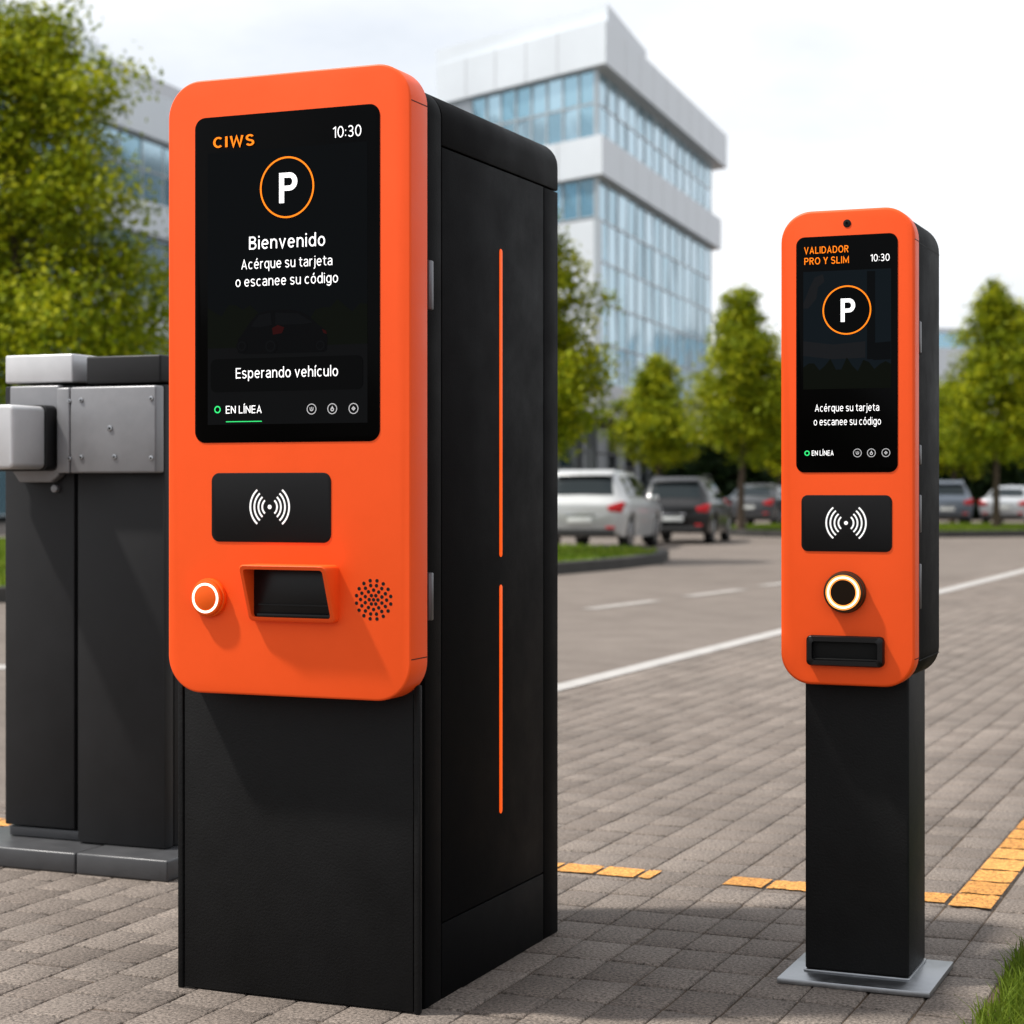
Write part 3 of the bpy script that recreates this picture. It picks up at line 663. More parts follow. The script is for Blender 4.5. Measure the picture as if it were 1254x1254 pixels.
def bolt(u, v, y, r, par):
    x, z = front(u, v, y); b = MB(); b.disc(x, z, r, y - .004, y, n=20, bev=.0015); b.ring(x, z, r * .0, r * .42, y - .0046, y - .0039, n=6, mi=1); obj('bolt', b, ['steel', 'black_core'], par)
for u, v, r in ((99.5, 490, .0075), (185.5, 488, .0075), (135, 524.5, .0092), (99.5, 560, .0075), (140.5, 559.5, .0080), (185.5, 561, .0078)): bolt(u, v, 4.905, r, pl)
for u, v, r in ((85.5, 491, .0065), (85.5, 561.5, .0065)): bolt(u, v, 4.907, r, pl2)
B2 = thing('barrier_cabinet', 'anthracite barrier cabinet with light grey cap and stubby grey arm mount', 'barrier cabinet', (-3.64, 5.15, 0), 0, 'barrier cabinets')
m = MB(); m.box(-3.90, -3.412, 4.818, 5.45, .001, .062, .006, 3); obj('base_plate', m, 'plate_grey', B2)
m = MB(); m.box(-3.776, -3.512, 4.985, 5.32, .064, .094, .004); obj('collar', m, 'plate_grey', B2)
m = MB(); m.box(-3.783, -3.524, 4.972, 5.33, .100, 1.468, .005); obj('body', m, 'anthracite', B2)
m = MB(); m.box(-3.766, -3.515, 4.950, 5.34, 1.476, 1.563, .006, 3); obj('cap', m, 'silver_paint', B2)
m = MB(); m.prism([(-3.735, 1.215), (-3.700, 1.168), (-3.585, 1.168), (-3.552, 1.190), (-3.552, 1.466), (-3.735, 1.466)], 'y', 4.932, 4.9705, .006, 3); hb = obj('arm_bracket', m, 'grey_metal', B2)
m = MB(); m.prism(rrect(-3.765, -3.560, 1.208, 1.399, .018, 5), 'y', 4.717, 4.876, .010, 3); obj('arm_mount', m, 'silver_paint', B2)
m = MB(); m.prism(rrect(-3.772, -3.556, 1.203, 1.404, .02, 5), 'y', 4.8765, 4.9315, .004, 2); obj('mount_flange', m, 'anthracite', B2)
m = MB(); x, z = front(66.5, 600, 4.955); m.disc(x, z + .004, .012, 4.952, 4.9715, n=18, bev=.002); obj('stud', m, 'grey_metal', B2)

# ================================================================== CARS
def interp(tab, y):
    ys = [t[0] for t in tab]
    if y <= ys[0]: return list(tab[0][1:])
    for a, b in zip(tab, tab[1:]):
        if y <= b[0]:
            t = (y - a[0]) / (b[0] - a[0]); t = t * t * (3 - 2 * t) * .35 + t * .65
            return [p + (q - p) * t for p, q in zip(a[1:], b[1:])]
    return list(tab[-1][1:])
#           y     zlow  zbelt ztop  wlow  wbelt wroof
SUV = [(0.00, .42, .86, .90, .70, .74, .60), (.05, .32, .93, .98, .80, .84, .66), (.14, .28, .98, 1.08, .85, .885, .66), (.42, .26, 1.00, 1.50, .87, .90, .62), (.62, .25, 1.01, 1.57, .87, .905, .62),
       (1.4, .24, .99, 1.615, .88, .91, .635), (2.1, .24, .97, 1.60, .88, .91, .63), (2.65, .24, .96, 1.49, .88, .905, .61), (3.28, .25, .95, 1.02, .88, .895, .66), (3.9, .27, .89, .94, .85, .87, .66), (4.25, .30, .80, .84, .78, .80, .60), (4.38, .38, .66, .68, .60, .62, .5)]
SEDAN = [(0.00, .40, .84, .88, .68, .72, .60), (.05, .30, .91, .95, .78, .82, .66), (.16, .25, .94, .99, .83, .865, .68), (.60, .23, .95, 1.01, .85, .88, .66), (1.12, .21, .95, 1.34, .86, .885, .58), (1.45, .21, .95, 1.41, .86, .885, .57),
         (2.1, .20, .93, 1.44, .86, .885, .58), (2.7, .20, .92, 1.33, .86, .885, .57), (3.32, .21, .91, .97, .86, .875, .64), (4.0, .24, .84, .89, .83, .85, .64), (4.35, .28, .74, .78, .76, .78, .60), (4.48, .36, .60, .62, .58, .60, .5)]
def section(tab, y, wheels, wr):
    zl, zb_, zt, wl, wb, wr_ = interp(tab, y)
    zc = zl
    for yw in wheels:
        d = abs(y - yw); RR = wr + .06
        if d < RR: zc = max(zc, min(zb_ - .12, wr + math.sqrt(RR * RR - d * d)))
    h = zt - zb_; k = max(0, min(1, h / .35)); lo = max(zl, zc)
    pts = [(0, lo), (wl * .82, lo), (wl - .015, lo + .015), (wl, max(lo + .03, zl + .12)), (wb + .004, max(lo + .05, zl + .5 * (zb_ - zl))), (wb + .002, max(lo + .08, zb_ - .10)), (wb - .018, zb_ - .012),
           (wb - .05, zb_ + .02 * k + .003), (wb - .05 + (wr_ + .03 - wb + .05) * .5, zb_ + h * .5), (wr_ + .03, zb_ + h * (.82)), (wr_ - .02, zb_ + h * .94), (wr_ * .6, zt - .008), (0, zt)]
    return pts
def make_car(name, label, tab, paint, wr, wheels, L, glassy, group, hatch):
    t = thing(name, label, 'car', (0, 0, 0), 0, group)
    ys = sorted(set([i / 70 * L for i in range(71)] + [a[0] for a in tab])); m = MB(); bm = m.bm
    rows = []
    for y in ys:
        s = section(tab, y, wheels, wr); full = s + [(-x, z) for x, z in s[-2:0:-1]]
        rows.append([bm.verts.new((x, y, z)) for x, z in full])
    n = len(rows[0])
    for a, b in zip(rows, rows[1:]):
        for i in range(n): bm.faces.new((a[i], a[(i + 1) % n], b[(i + 1) % n], b[i]))
    bm.faces.new(rows[0]); bm.faces.new(rows[-1][::-1]); bmesh.ops.recalc_face_normals(bm, faces=bm.faces[:])
    obj('body', m, paint, t, 45)
    # glazing: patches that follow the body surface, 5 mm proud, with a thickness
    def patch(rowsP, nm, par, off):
        mm = MB(); b = mm.bm
        A = [[b.verts.new(Vector(p) + Vector(off(p))) for p in r] for r in rowsP]
        for r0, r1 in zip(A, A[1:]):
            for i in range(len(r0) - 1): b.faces.new((r0[i], r0[i + 1], r1[i + 1], r1[i]))
        bmesh.ops.recalc_face_normals(b, faces=b.faces[:]); bmesh.ops.solidify(b, geom=b.faces[:], thickness=.004)
        obj(nm, mm, 'car_glass', par, 45)
    def sidept(y, k):                                    # k 0..1 up the side glass
        s = section(tab, y, wheels, wr); P = [s[7], s[8], s[9]]; q = .12 + k * .84
        f = q * 2; i = min(1, int(f)); f -= i
        return (P[i][0] + (P[i + 1][0] - P[i][0]) * f, y, P[i][1] + (P[i + 1][1] - P[i][1]) * f)
    for ya, yb_ in glassy['side']:
        for sg in (-1, 1):
            rr = []
            for i in range(9):
                y = ya + (yb_ - ya) * i / 8; row = []
                for j in range(5):
                    x, yy, z = sidept(y, j / 4); row.append((sg * x, yy, z))
                rr.append(row)
            patch(rr, 'side_window', t, lambda p: (.008 * (1 if p[0] > 0 else -1), 0, .003))
    for nm, (ya, yb_), sy in (('rear_window', glassy['rear'], -1), ('windscreen', glassy['front'], 1)):
        rr = []
        for i in range(7):
            y = ya + (yb_ - ya) * i / 6; s = section(tab, y, wheels, wr); P = [s[9], s[10], s[11], s[12]]
            row = [(x * .94, y, z) for x, z in P] + [(-x * .94, y, z) for x, z in P[-2::-1]]; rr.append(row)
        patch(rr, nm, t, lambda p: (0, sy * .008, .008))
    for yw in wheels:
        for sg in (-1, 1):
            xo = sg * .865; xi = sg * .66
            w = MB(); w.disc(yw, wr, wr, xi, xo, 'x', 32, .03); wh = obj('wheel', w, 'tyre', t)
            w = MB(); w.disc(yw, wr, wr * .66, xo - sg * .02, xo + sg * .006, 'x', 28, .004)
            for q in range(5):
                a = q * 2 * math.pi / 5; c_ = (yw + math.cos(a) * wr * .36, wr + math.sin(a) * wr * .36)
                w.disc(c_[0], c_[1], wr * .12, xo + sg * .004, xo + sg * .010, 'x', 10, mi=1)
            obj('rim', w, ['rim', 'tyre'], wh)
    zb_ = interp(tab, .14)[1]; wb = interp(tab, .14)[4]
    for sg in (-1, 1):
        w = MB(); w.prism([(sg * (wb - .30), zb_ - .20), (sg * (wb - .04), zb_ - .22), (sg * (wb + .012), zb_ - .03), (sg * (wb - .04), zb_ + .0), (sg * (wb - .34), zb_ - .09)], 'y', -.005, .22, .012, 2); obj('tail_light', w, 'tail', t)
        w = MB(); w.box(sg * .62 - .09, sg * .62 + .09, -.012, .06, .44, .49, .008); obj('reflector', w, 'tail', t)
        f = interp(tab, L - .22); w = MB(); w.prism(rrect(sg * (f[4] - .12) - .15, sg * (f[4] - .12) + .13, f[1] - .16, f[1] - .02, .04, 4), 'y', L - .40, L - .12, .012); obj('headlight', w, 'head', t)
        my = glassy['mirror']; w = MB(); w.prism(rrect(sg * .965 - .08, sg * .965 + .06, zb_ + .0, zb_ + .11, .03, 4), 'y', my, my + .12, .015); obj('wing_mirror', w, paint, t)
        for yh in glassy['handle']:
            w = MB(); xx = sg * (interp(tab, yh)[4] + .006); w.box(min(xx, xx + sg * .02), max(xx, xx + sg * .02), yh - .10, yh + .10, .84, .872, .005); obj('door_handle', w, paint, t)
    w = MB(); w.prism(rrect(-.70, .70, .30, .43, .04, 4), 'y', -.03, .10, .012); obj('rear_bumper_trim', w, 'car_trim', t)
    w = MB(); w.box(-.25, .25, -.028, .02, .55 if hatch else .60, .66 if hatch else .71, .005); pl = obj('number_plate', w, 'number_plate', t)
    w = MB(); w.box(-.30, .30, -.018, .03, .70 if hatch else .74, .735 if hatch else .77, .005); obj('boot_trim', w, 'chrome', t)
    if hatch:
        w = MB(); w.prism([(.30, 1.500), (.34, 1.535), (.62, 1.612), (.66, 1.585)], 'x', -.58, .58, .01); obj('roof_spoiler', w, paint, t)
        for sg in (-1, 1):
            w = MB(); w.tube([(sg * .60, .75, 1.60), (sg * .615, 1.0, 1.655), (sg * .615, 1.9, 1.655), (sg * .60, 2.2, 1.60)], [.014] * 4); obj('roof_rail', w, 'car_trim', t)
    return t
def dup(root, loc, rz, label, paint=None, scale=1):
    r = root.copy(); C.objects.link(r); r.location = loc; r.rotation_euler = (0, 0, rz); r['label'] = label; r.scale = (scale,) * 3
    for ch in [c for c in bpy.data.objects if c.parent == root]:
        c2 = ch.copy(); C.objects.link(c2); c2.parent = r
        if paint and ch.name.split('.')[0] in ('body', 'wing_mirror', 'door_handle', 'roof_spoiler'):
            c2.material_slots[0].link = 'OBJECT'; c2.material_slots[0].material = M[paint]
        for gch in [c for c in bpy.data.objects if c.parent == ch]:
            g2 = gch.copy(); C.objects.link(g2); g2.parent = c2
    return r
GRP = 'cars parked along the kerb'
ZR = -.004
suv = make_car('parked_car', 'white hatchback seen from behind, parked at the grass island nearest the tall terminal', SUV, 'car_white', .345, (.80, 3.42), 4.38,
               dict(side=((.62, 1.28), (1.34, 2.12), (2.18, 2.86)), rear=(.17, .42), front=(2.66, 3.22), mirror=2.75, handle=(1.25, 2.1)), GRP, True)
sedan = make_car('parked_car', 'graphite saloon partly behind a tree trunk, between the dark hatchback and the slim validator', SEDAN, 'car_graphite', .325, (.90, 3.60), 4.48,
                 dict(side=((1.05, 1.45), (1.5, 2.2), (2.26, 2.95)), rear=(.68, 1.10), front=(2.74, 3.26), mirror=2.85, handle=(1.5, 2.3)), GRP, False)
def car_at(u, Y): x, y = at(u, Y); return (x, y, ZR)
p1 = car_at(710, 35.6); suv.location = p1; suv.rotation_euler = (0, 0, R(7)); suv.scale = (.93,) * 3
dup(suv, car_at(824, 39.8), R(8), 'black hatchback with red tail lights directly ahead of the white hatchback', 'car_black', .86)
p = car_at(915, 57); sedan.location = p; sedan.rotation_euler = (0, 0, R(2)); sedan.scale = (.9,) * 3
dup(sedan, car_at(966, 61), R(0), 'pale silver saloon half hidden behind the left edge of the slim validator', 'car_pearl', .9)
dup(suv, car_at(1160, 58), R(14), 'grey hatchback just right of the slim validator, close to its black housing', 'car_blue', .86)
dup(sedan, car_at(1228, 59), R(-2), 'silver saloon behind the tree trunk at the right edge of the picture', 'car_silver', .86)

# ================================================================== TREES
def tree_parts(seed, H, Rr, base, nclump, per, ls, prof, tr=.085, low=.8):
    rg = np.random.default_rng(seed); m = MB()
    ph = rg.uniform(0, 6, 2)
    def ax(h): return np.array([.10 * math.sin(h * .9 + ph[0]) * min(1, h / 3), .10 * math.sin(h * .8 + ph[1]) * min(1, h / 3), h])
    hs = np.linspace(0, H * .96, 12)
    m.tube([ax(h) for h in hs], [tr * (1.35 if h < .05 else 1) * (1 - .9 * (h / H)) + .006 for h in hs], 10)
    cl = []; wd = []
    nb = 62
    for i in range(nb):
        t = (i + rg.uniform(0, .9)) / nb; h0 = base * low + (H * .95 - base * low) * t; a = i * 2.39996 + rg.normal(0, .35)
        L = Rr * prof(t) * rg.uniform(.62, 1.16); up = .35 + .75 * t + rg.normal(0, .12)
        d = np.array([math.cos(a), math.sin(a), up]); d /= math.hypot(1, 0) * 1.0
        p0 = ax(h0); pts = []
        for s in np.linspace(0, 1, 5): pts.append(p0 + np.array([math.cos(a) * L * s, math.sin(a) * L * s, L * up * s * (1 - .45 * s)]) + rg.normal(0, .02 * L * s + 1e-4, 3))
        r0 = max(.008, tr * .34 * (1 - .75 * t)); m.tube(pts, [r0 * (1 - .8 * s) for s in np.linspace(0, 1, 5)], 5)
        k = max(2, int(nclump / nb * (.35 + 1.2 * prof(t))))
        for _ in range(k):
            s = rg.uniform(.18, 1.06) ** .75; q = p0 + np.array([math.cos(a) * L * s, math.sin(a) * L * s, L * up * s * (1 - .45 * s)])
            q = q + rg.normal(0, .13 * Rr * (1 - .4 * t), 3) * np.array([1, 1, .8]); cl.append(q); wd.append(rg.uniform(.6, 1.25) * (1 - .35 * t))
    cl.append(ax(H * .97)); wd.append(.5); cl.append(ax(H * .93)); wd.append(.6)
    cl = np.array(cl); wd = np.array(wd); n = len(cl); sig = .105 * Rr
    ct = rg.uniform(0, 1, n)
    idx = np.repeat(np.arange(n), per); N = len(idx)
    off = rg.normal(0, 1, (N, 3)) * sig * wd[idx][:, None] * np.array([1, 1, .75]); P = cl[idx] + off
    u_ = rg.normal(0, 1, (N, 3)); nrm = rg.normal(0, 1, (N, 3)) * .75 + np.array([0, 0, .8]) + off / (sig + 1e-6) * .35
    nrm /= np.linalg.norm(nrm, axis=1)[:, None]; u_ -= nrm * (u_ * nrm).sum(1)[:, None]; u_ /= np.linalg.norm(u_, axis=1)[:, None]; w_ = np.cross(nrm, u_)
    s = ls * rg.uniform(.6, 1.3, N)[:, None]
    V = np.stack([P - u_ * s * .62, P + w_ * s * .34 - u_ * s * .05, P + u_ * s * .62, P - w_ * s * .34 - u_ * s * .05], 1).reshape(-1, 3)
    F = np.arange(4 * N).reshape(-1, 4)
    return m, np_mesh('crown', V, F, np.clip(ct[idx] + rg.normal(0, .1, N), 0, 1))
pyr = lambda t: (.70 + .30 * min(1, t / .18)) * (1 - t) ** .62 * 1.02 if t < 1 else 0
cone = lambda t: (.62 + .38 * min(1, t / .15)) * (1 - t) ** .85 * 1.03
def plant_tree(u, Y, seed, H, Rr, base, nclump, per, ls, prof, label, tr=.085, z=.1):
    x, y = at(u, Y); t = thing('broadleaf_tree', label, 'tree', (x, y, z), 0, 'young broadleaf trees')
    m, me = tree_parts(seed, H, Rr, base, nclump, per, ls, prof, tr)
    me2 = bpy.data.meshes.new('trunk'); m.bm.to_mesh(me2); m.bm.free(); finish('trunk', me2, 'bark', t, 60); finish('crown', me, 'leaf', t, 0)
    return t
plant_tree(30, 24.2, 3, 7.2, 2.25, 2.35, 1000, 60, .074, pyr, 'large bright green tree at the left edge behind the barrier cabinets', .095)
plant_tree(630, 30, 5, 6.1, 1.42, 2.05, 1050, 54, .078, pyr, 'bright green tree half hidden behind the tall terminal, above the white hatchback', .08)
plant_tree(806, 52, 8, 4.75, 1.40, 2.35, 560, 44, .088, cone, 'smallest tree, a green cone above the black hatchback before the glass tower', .07, 0)
plant_tree(908, 47, 13, 6.0, 1.72, 2.35, 760, 46, .088, cone, 'green pointed tree with bare trunk just left of the slim validator', .085)
plant_tree(1221, 49, 21, 6.45, 1.9, 2.3, 800, 46, .088, cone, 'green pointed tree at the right edge above the silver saloon', .09)
plant_tree(1166, 63, 34, 4.7, 1.35, 2.2, 420, 28, .13, pyr, 'shaded tree deeper back between the slim validator and the right edge tree', .09, 0)
plant_tree(1285, 53, 55, 6.0, 1.6, 2.3, 560, 28, .12, cone, 'green tree cut off by the right picture edge, only outer leaves showing', .09)
plant_tree(955, 60, 60, 4.7, 1.4, 2.2, 420, 28, .13, pyr, 'tree hidden mostly behind the left edge of the slim validator', .09, 0)
# far planting that reads as one dark mass
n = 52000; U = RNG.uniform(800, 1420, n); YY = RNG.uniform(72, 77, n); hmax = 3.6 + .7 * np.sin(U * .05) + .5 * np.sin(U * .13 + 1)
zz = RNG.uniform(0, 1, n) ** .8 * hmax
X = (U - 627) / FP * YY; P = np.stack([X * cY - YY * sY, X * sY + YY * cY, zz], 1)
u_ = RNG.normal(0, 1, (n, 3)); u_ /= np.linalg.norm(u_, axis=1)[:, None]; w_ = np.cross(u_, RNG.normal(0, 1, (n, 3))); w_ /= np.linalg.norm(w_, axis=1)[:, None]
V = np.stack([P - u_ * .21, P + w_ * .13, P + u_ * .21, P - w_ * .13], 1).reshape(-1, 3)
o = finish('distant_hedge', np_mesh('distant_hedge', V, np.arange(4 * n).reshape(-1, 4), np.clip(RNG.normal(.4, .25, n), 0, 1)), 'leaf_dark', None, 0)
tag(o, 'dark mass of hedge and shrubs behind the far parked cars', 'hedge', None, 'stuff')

# ================================================================== BUILDINGS
def fr(org, d):                                   # local frame of a facade: origin in plan, unit direction along it
    d = Vector((d[0] * cY - d[1] * sY, d[0] * sY + d[1] * cY)).normalized(); o_ = Vector(at(*org)); return o_, d
def wallbox(mb, o_, d, nrm, s0, s1, q0, q1, z0, z1, mi=0):   # box along a facade: s along, q outward
    t = bmesh.new(); vs = []
    for z in (z0, z1):
        for s, q in ((s0, q0), (s1, q0), (s1, q1), (s0, q1)):
            p = o_ + d * s + nrm * q; vs.append(t.verts.new((p.x, p.y, z)))
    for f in ((0, 1, 2, 3), (4, 5, 6, 7), (0, 1, 5, 4), (1, 2, 6, 5), (2, 3, 7, 6), (3, 0, 4, 7)): t.faces.new([vs[i] for i in f])
    mb._add(t, mi)
def panes(mb, o_, d, nrm, s0, s1, z0, z1, ns, nz, q, rg, gap=.05):
    for i in range(ns):
        for j in range(nz):
            a, b = s0 + (s1 - s0) * i / ns + gap, s0 + (s1 - s0) * (i + 1) / ns - gap; c, e = z0 + (z1 - z0) * j / nz + gap, z0 + (z1 - z0) * (j + 1) / nz - gap
            tl = rg.normal(0, .012, 4); P = []
            for s, z, k in ((a, c, 0), (b, c, 1), (b, e, 2), (a, e, 3)):
                p = o_ + d * s + nrm * (q + tl[k]); P.append((p.x, p.y, z))
            mb.poly(P)
def mullions(mb, o_, d, nrm, s0, s1, z0, z1, ns, nz, q):
    for i in range(ns + 1):
        s = s0 + (s1 - s0) * i / ns; wallbox(mb, o_, d, nrm, s - .035, s + .035, q - .1, q + .06, z0, z1)
    for j in range(nz + 1):
        z = z0 + (z1 - z0) * j / nz; z = min(max(z, z0 + .041), z1 - .041)
        wallbox(mb, o_, d, nrm, s0 + .051, s1 - .051, q - .1, q + .05, z - .03, z + .03)
rg = np.random.default_rng(5)
CY = 70
oR, dR = fr((731, CY), (math.sin(R(16.8)), math.cos(R(16.8)))); oL, dL = fr((731, CY), (-math.sin(R(40)), math.cos(R(40))))
nR = Vector((dR.y, -dR.x)); nL = Vector((-dL.y, dL.x))
k_ = CY / FP
Z = lambda v: CH + (VH - v) * k_
LR, LL = 21.6, 9.1
xx = at(731, CY)
T = thing('office_tower', 'glass office tower with pale stacked bands and sharp corner behind the parked cars', 'office building', (xx[0], xx[1], 0))
def wedge(mb, qR, qL, z0, z1, s_r=LR, s_l=LL, mi=0):          # solid storey slab: acute corner plan pushed out by qR / qL
    # offset corner point = intersection of the two pushed facades
    A_ = oR + nR * qR; B_ = oL + nL * qL
    den = dR.x * dL.y - dR.y * dL.x; w = B_ - A_; s = (w.x * dL.y - w.y * dL.x) / den; c0 = A_ + dR * s
    pts = [c0, A_ + dR * s_r, A_ + dR * s_r + dL * s_l * .8, B_ + dL * s_l]
    mb.prism([(p.x, p.y) for p in pts], 'z', z0, z1, 0, mi=mi)
m = MB(); wedge(m, -.30, -.30, 3.9, 18.0); obj('structure_core', m, 'interior', T, 0)
m = MB(); wedge(m, -1.6, -1.6, 0, 3.9); obj('ground_floor', m, 'dark_glass', T, 0)
for i in range(4): m = MB(); wallbox(m, oR, dR, nR, .6 + i * 6.4, .95 + i * 6.4, -.6, -.25, 0, 3.88); obj('column', m, 'column', T, 0)
for i in range(4): m = MB(); wallbox(m, oL, dL, nL, 1.4 + i * 2.3, 1.75 + i * 2.3, -.6, -.25, 0, 3.88); obj('column', m, 'column', T, 0)
m = MB()
for i in range(8): wallbox(m, oR, dR, nR, .3 + i * 2.8, .38 + i * 2.8, -1.6, -1.5, 0, 3.88)
wallbox(m, oR, dR, nR, .2, LR, -1.6, -1.48, 2.5, 2.58)
obj('ground_floor_mullions', m, 'column', T, 0)
zb1, zb2, zb3, zb4, zb5, zb6 = Z(511), Z(470), Z(216), Z(168), Z(83), Z(6)
m = MB(); wedge(m, .25, .25, zb1, zb2, LR + .2, LL); obj('lower_band', m, 'panel_grey', T, 0)
m = MB(); wedge(m, .34, .30, zb3, zb4, LR + .9, LL); 
for i in range(1, 9): wallbox(m, oR, dR, nR, i * 2.4 - .015, i * 2.4 + .015, .30, .346, zb3 + .01, zb4 - .01, 1)
for i in range(1, 5): wallbox(m, oL, dL, nL, i * 1.8 - .02, i * 1.8 + .02, .26, .306, zb3 + .01, zb4 - .01, 1)
obj('middle_band', m, ['panel_white', 'panel_grey'], T, 0)
# top band: stepped roofline, rising section set back behind the corner
m = MB(); wedge(m, .5, .32, zb5, zb5 + 1.55, LR + 1.5, LL); 
for i in range(1, 9): wallbox(m, oR, dR, nR, i * 2.4 - .015, i * 2.4 + .015, .46, .506, zb5 + .01, zb5 + 1.54, 1)
for i in range(1, 5): wallbox(m, oL, dL, nL, i * 1.8 - .02, i * 1.8 + .02, .28, .326, zb5 + .01, zb5 + 1.54, 1)
obj('top_band', m, ['panel_white', 'panel_grey'], T, 0)
m = MB(); 
for (s0, s1, za, zc) in ((.0, 6.2, zb6, zb6 - .7),):
    p = [oR + nR * .42 + dR * -.1, oR + nR * .42 + dR * s1, oR + dR * s1 + dL * 7, oL + nL * .3 + dL * LL]
    t = bmesh.new(); lo = [t.verts.new((q.x, q.y, zb5 + 1.552)) for q in p]; hi = [t.verts.new((q.x, q.y, zz_)) for q, zz_ in zip(p, (zb6, zb6 - .35, zb6 - .35, zb6 - .1))]
    t.faces.new(lo); t.faces.new(hi)
    for i in range(4): t.faces.new((lo[i], lo[(i + 1) % 4], hi[(i + 1) % 4], hi[i]))
    m._add(t)
obj('penthouse', m, 'panel_white', T, 0)
def curtain(o_, d, nrm, s0, s1, z0, z1, ns, nz):
    a = MB(); panes(a, o_, d, nrm, s0, s1, z0, z1, ns, nz, 0, rg); cw = obj('curtain_wall', a, 'glass_wall', T, 0)
    a = MB(); mullions(a, o_, d, nrm, s0, s1, z0, z1, ns, nz, -.02); obj('mullions', a, 'mullion', cw, 0)
curtain(oR, dR, nR, .05, LR, zb2, zb3, 14, 5)
curtain(oR, dR, nR, .05, LR, zb4, zb5, 14, 2)
curtain(oL, dL, nL, .05, LL - 1.9, zb4, zb5, 8, 2)
curtain(oL, dL, nL, .05, LL, Z(266), zb3, 10, 1)
m = MB(); wallbox(m, oL, dL, nL, .05, LL, -.28, .02, zb2, Z(266) - .04); obj('left_cladding', m, 'panel_white', T, 0)
m = MB(); wallbox(m, oL, dL, nL, LL - 1.9, LL, -.28, .02, zb4, zb5); obj('upper_cladding', m, 'panel_white', T, 0)
# left wing building
o2, d2 = fr((205, 76), (math.sin(R(16.8)), math.cos(R(16.8)))); n2 = Vector((d2.y, -d2.x)); k2 = 76 / FP
Z2 = lambda v: CH + (VH - v) * k2
W = thing('office_block', 'long pale office block with dark window bands behind the large left tree', 'office building', (o2.x, o2.y, 0))
b_ = Vector((-n2.x, -n2.y))
def slab(mb, s0, s1, q, dep, z0, z1, mi=0): wallbox(mb, o2, d2, n2, s0, s1, -dep, q, z0, z1, mi)
m = MB(); slab(m, -34, 12, -.3, 14, 0, Z2(128)); obj('structure_core', m, 'interior', W, 0)
for va, vb, q in ((179, 126, .35), (295, 256, .25), (414, 372, .25)):
    m = MB(); slab(m, -34.2, 12.2, q, 14.2, Z2(va), Z2(vb)); obj('spandrel_band', m, 'panel_white', W, 0)
def curtain2(s0, s1, z0, z1, ns, nz):
    a = MB(); panes(a, o2, d2, n2, s0, s1, z0, z1, ns, nz, 0, rg); cw = obj('curtain_wall', a, 'glass_wall', W, 0)
    a = MB(); mullions(a, o2, d2, n2, s0, s1, z0, z1, ns, nz, -.02); obj('mullions', a, 'mullion', cw, 0)
curtain2(-34, 12, Z2(256), Z2(179), 26, 2); curtain2(-34, 12, Z2(372), Z2(295), 26, 2); curtain2(-34, 12, .2, Z2(414), 26, 2)
m = MB(); slab(m, -9.0, -1.5, -2.0, 9, Z2(126), Z2(62)); obj('roof_pavilion', m, 'panel_white', W, 0)
m = MB(); slab(m, -16.0, -9.2, -2.6, 9, Z2(126), Z2(50)); obj('roof_glass_box', m, 'glass_wall', W, 0)
m = MB(); slab(m, -1.2, 9, -3, 9, Z2(126), Z2(60)); obj('roof_plant_room', m, 'panel_grey', W, 0)

# distant low building on the right
F_ = thing('distant_office', 'distant pale office block with one blue window band right of the slim validator', 'office building', (*at(1150, 125), 0))
o3, d3 = fr((1090, 122), (1, .12)); n3 = Vector((d3.y, -d3.x)); kk = 124 / FP
m = MB(); wallbox(m, o3, d3, n3, 0, 9, -9, 0, 0, CH + (VH - 428) * kk); obj('wall', m, 'panel_white', F_, 0)
m = MB(); wallbox(m, o3, d3, n3, 0.1, 8.9, -8.9, -.1, CH + (VH - 428) * kk, CH + (VH - 410) * kk); obj('window_band', m, 'glass_wall', F_, 0)
m = MB(); wallbox(m, o3, d3, n3, -.1, 9.1, -9.1, .1, CH + (VH - 410) * kk, CH + (VH - 404) * kk); obj('roof', m, 'panel_white', F_, 0)

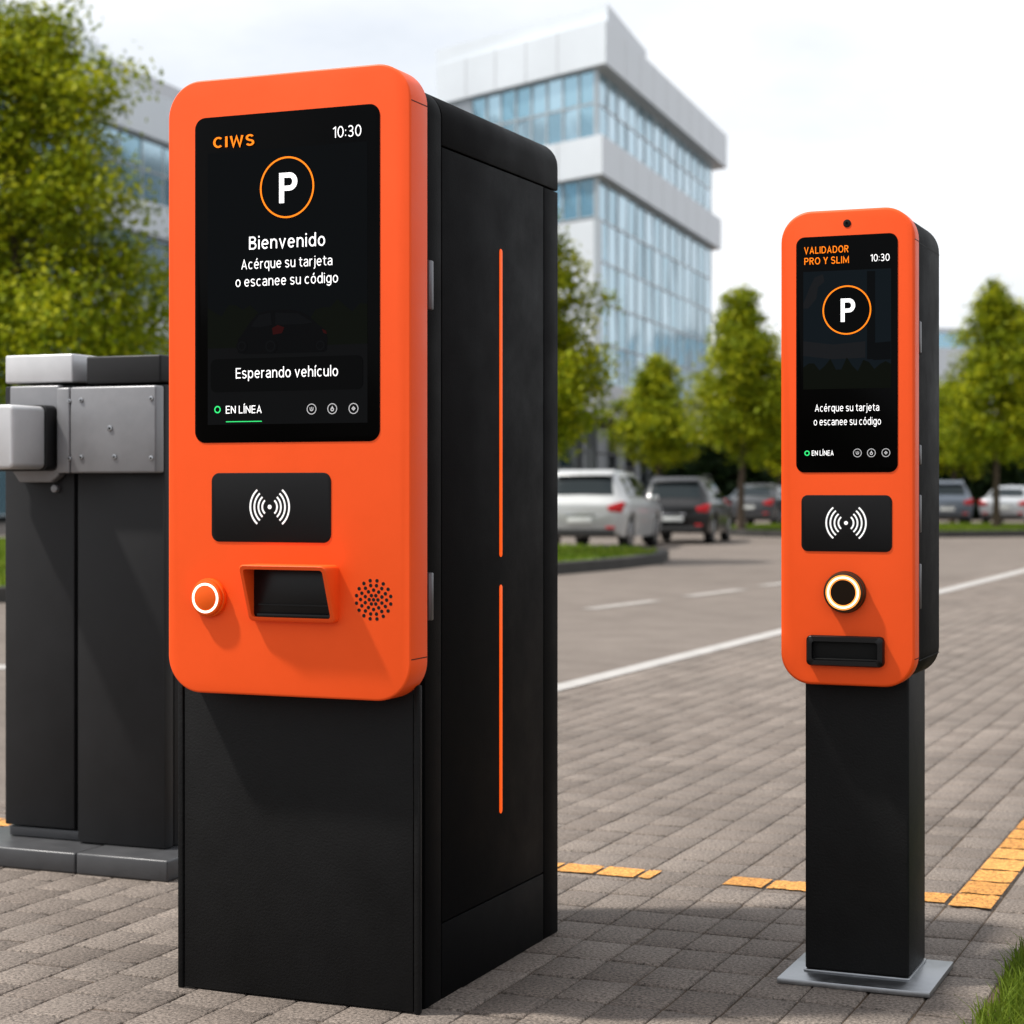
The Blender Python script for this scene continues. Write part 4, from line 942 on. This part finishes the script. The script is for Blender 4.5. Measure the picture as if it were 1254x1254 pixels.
# ================================================================== LIGHT, SKY, CAMERA
sd = Vector((.54, .27, -1.0)).normalized()
L_ = bpy.data.lights.new('sun', 'SUN'); L_.energy = 4.2; L_.angle = R(2.6); L_.color = (1, .955, .89)
so = bpy.data.objects.new('sun', L_); C.objects.link(so); so.rotation_euler = sd.to_track_quat('-Z', 'Y').to_euler(); so.location = (-20, -10, 30)
w = bpy.data.worlds.new('World'); sc.world = w; w.use_nodes = True; nt = w.node_tree; bg = nt.nodes['Background']
sky = nt.nodes.new('ShaderNodeTexSky'); sky.sky_type = 'NISHITA'; sky.sun_disc = False
sky.sun_elevation = math.asin(-sd.z); sky.sun_rotation = math.atan2(-sd.x, -sd.y); sky.air_density = 1.0; sky.dust_density = 2.2
tc = nt.nodes.new('ShaderNodeTexCoord'); mp = nt.nodes.new('ShaderNodeMapping'); mp.inputs['Scale'].default_value = (1, 1, 2.6)
nz = nt.nodes.new('ShaderNodeTexNoise'); nz.inputs['Scale'].default_value = 2.6; nz.inputs['Detail'].default_value = 7; nz.inputs['Roughness'].default_value = .55
nt.links.new(tc.outputs['Generated'], mp.inputs[0]); nt.links.new(mp.outputs[0], nz.inputs['Vector'])
rp = nt.nodes.new('ShaderNodeMapRange'); rp.inputs[1].default_value = .34; rp.inputs[2].default_value = .60; rp.inputs[3].default_value = .62; rp.inputs[4].default_value = 1.0
nt.links.new(nz.outputs[0], rp.inputs[0])
mx = nt.nodes.new('ShaderNodeMix'); mx.data_type = 'RGBA'; nt.links.new(rp.outputs[0], mx.inputs[0]); nt.links.new(sky.outputs[0], mx.inputs[6]); mx.inputs[7].default_value = (8.9, 9.1, 9.4, 1)
nt.links.new(mx.outputs[2], bg.inputs[0]); bg.inputs[1].default_value = .10

cd = bpy.data.cameras.new('camera'); cam = bpy.data.objects.new('camera', cd); C.objects.link(cam); sc.camera = cam
cam.location = (0, 0, CH); cam.rotation_euler = (R(90), 0, YAW)
cd.sensor_width = 36; cd.lens = FP / 1254 * 36; cd.shift_y = -(627 - VH) / 1254; cd.clip_end = 2000; cd.clip_start = .05
cd.dof.use_dof = True; cd.dof.focus_distance = 4.4; cd.dof.aperture_fstop = 4.3
sc.view_settings.view_transform = 'Standard'; sc.view_settings.look = 'None'; sc.view_settings.exposure = .35; sc.view_settings.gamma = 1
sc.cycles.use_denoising = True; sc.cycles.max_bounces = 8; sc.cycles.caustics_reflective = False; sc.cycles.caustics_refractive = False
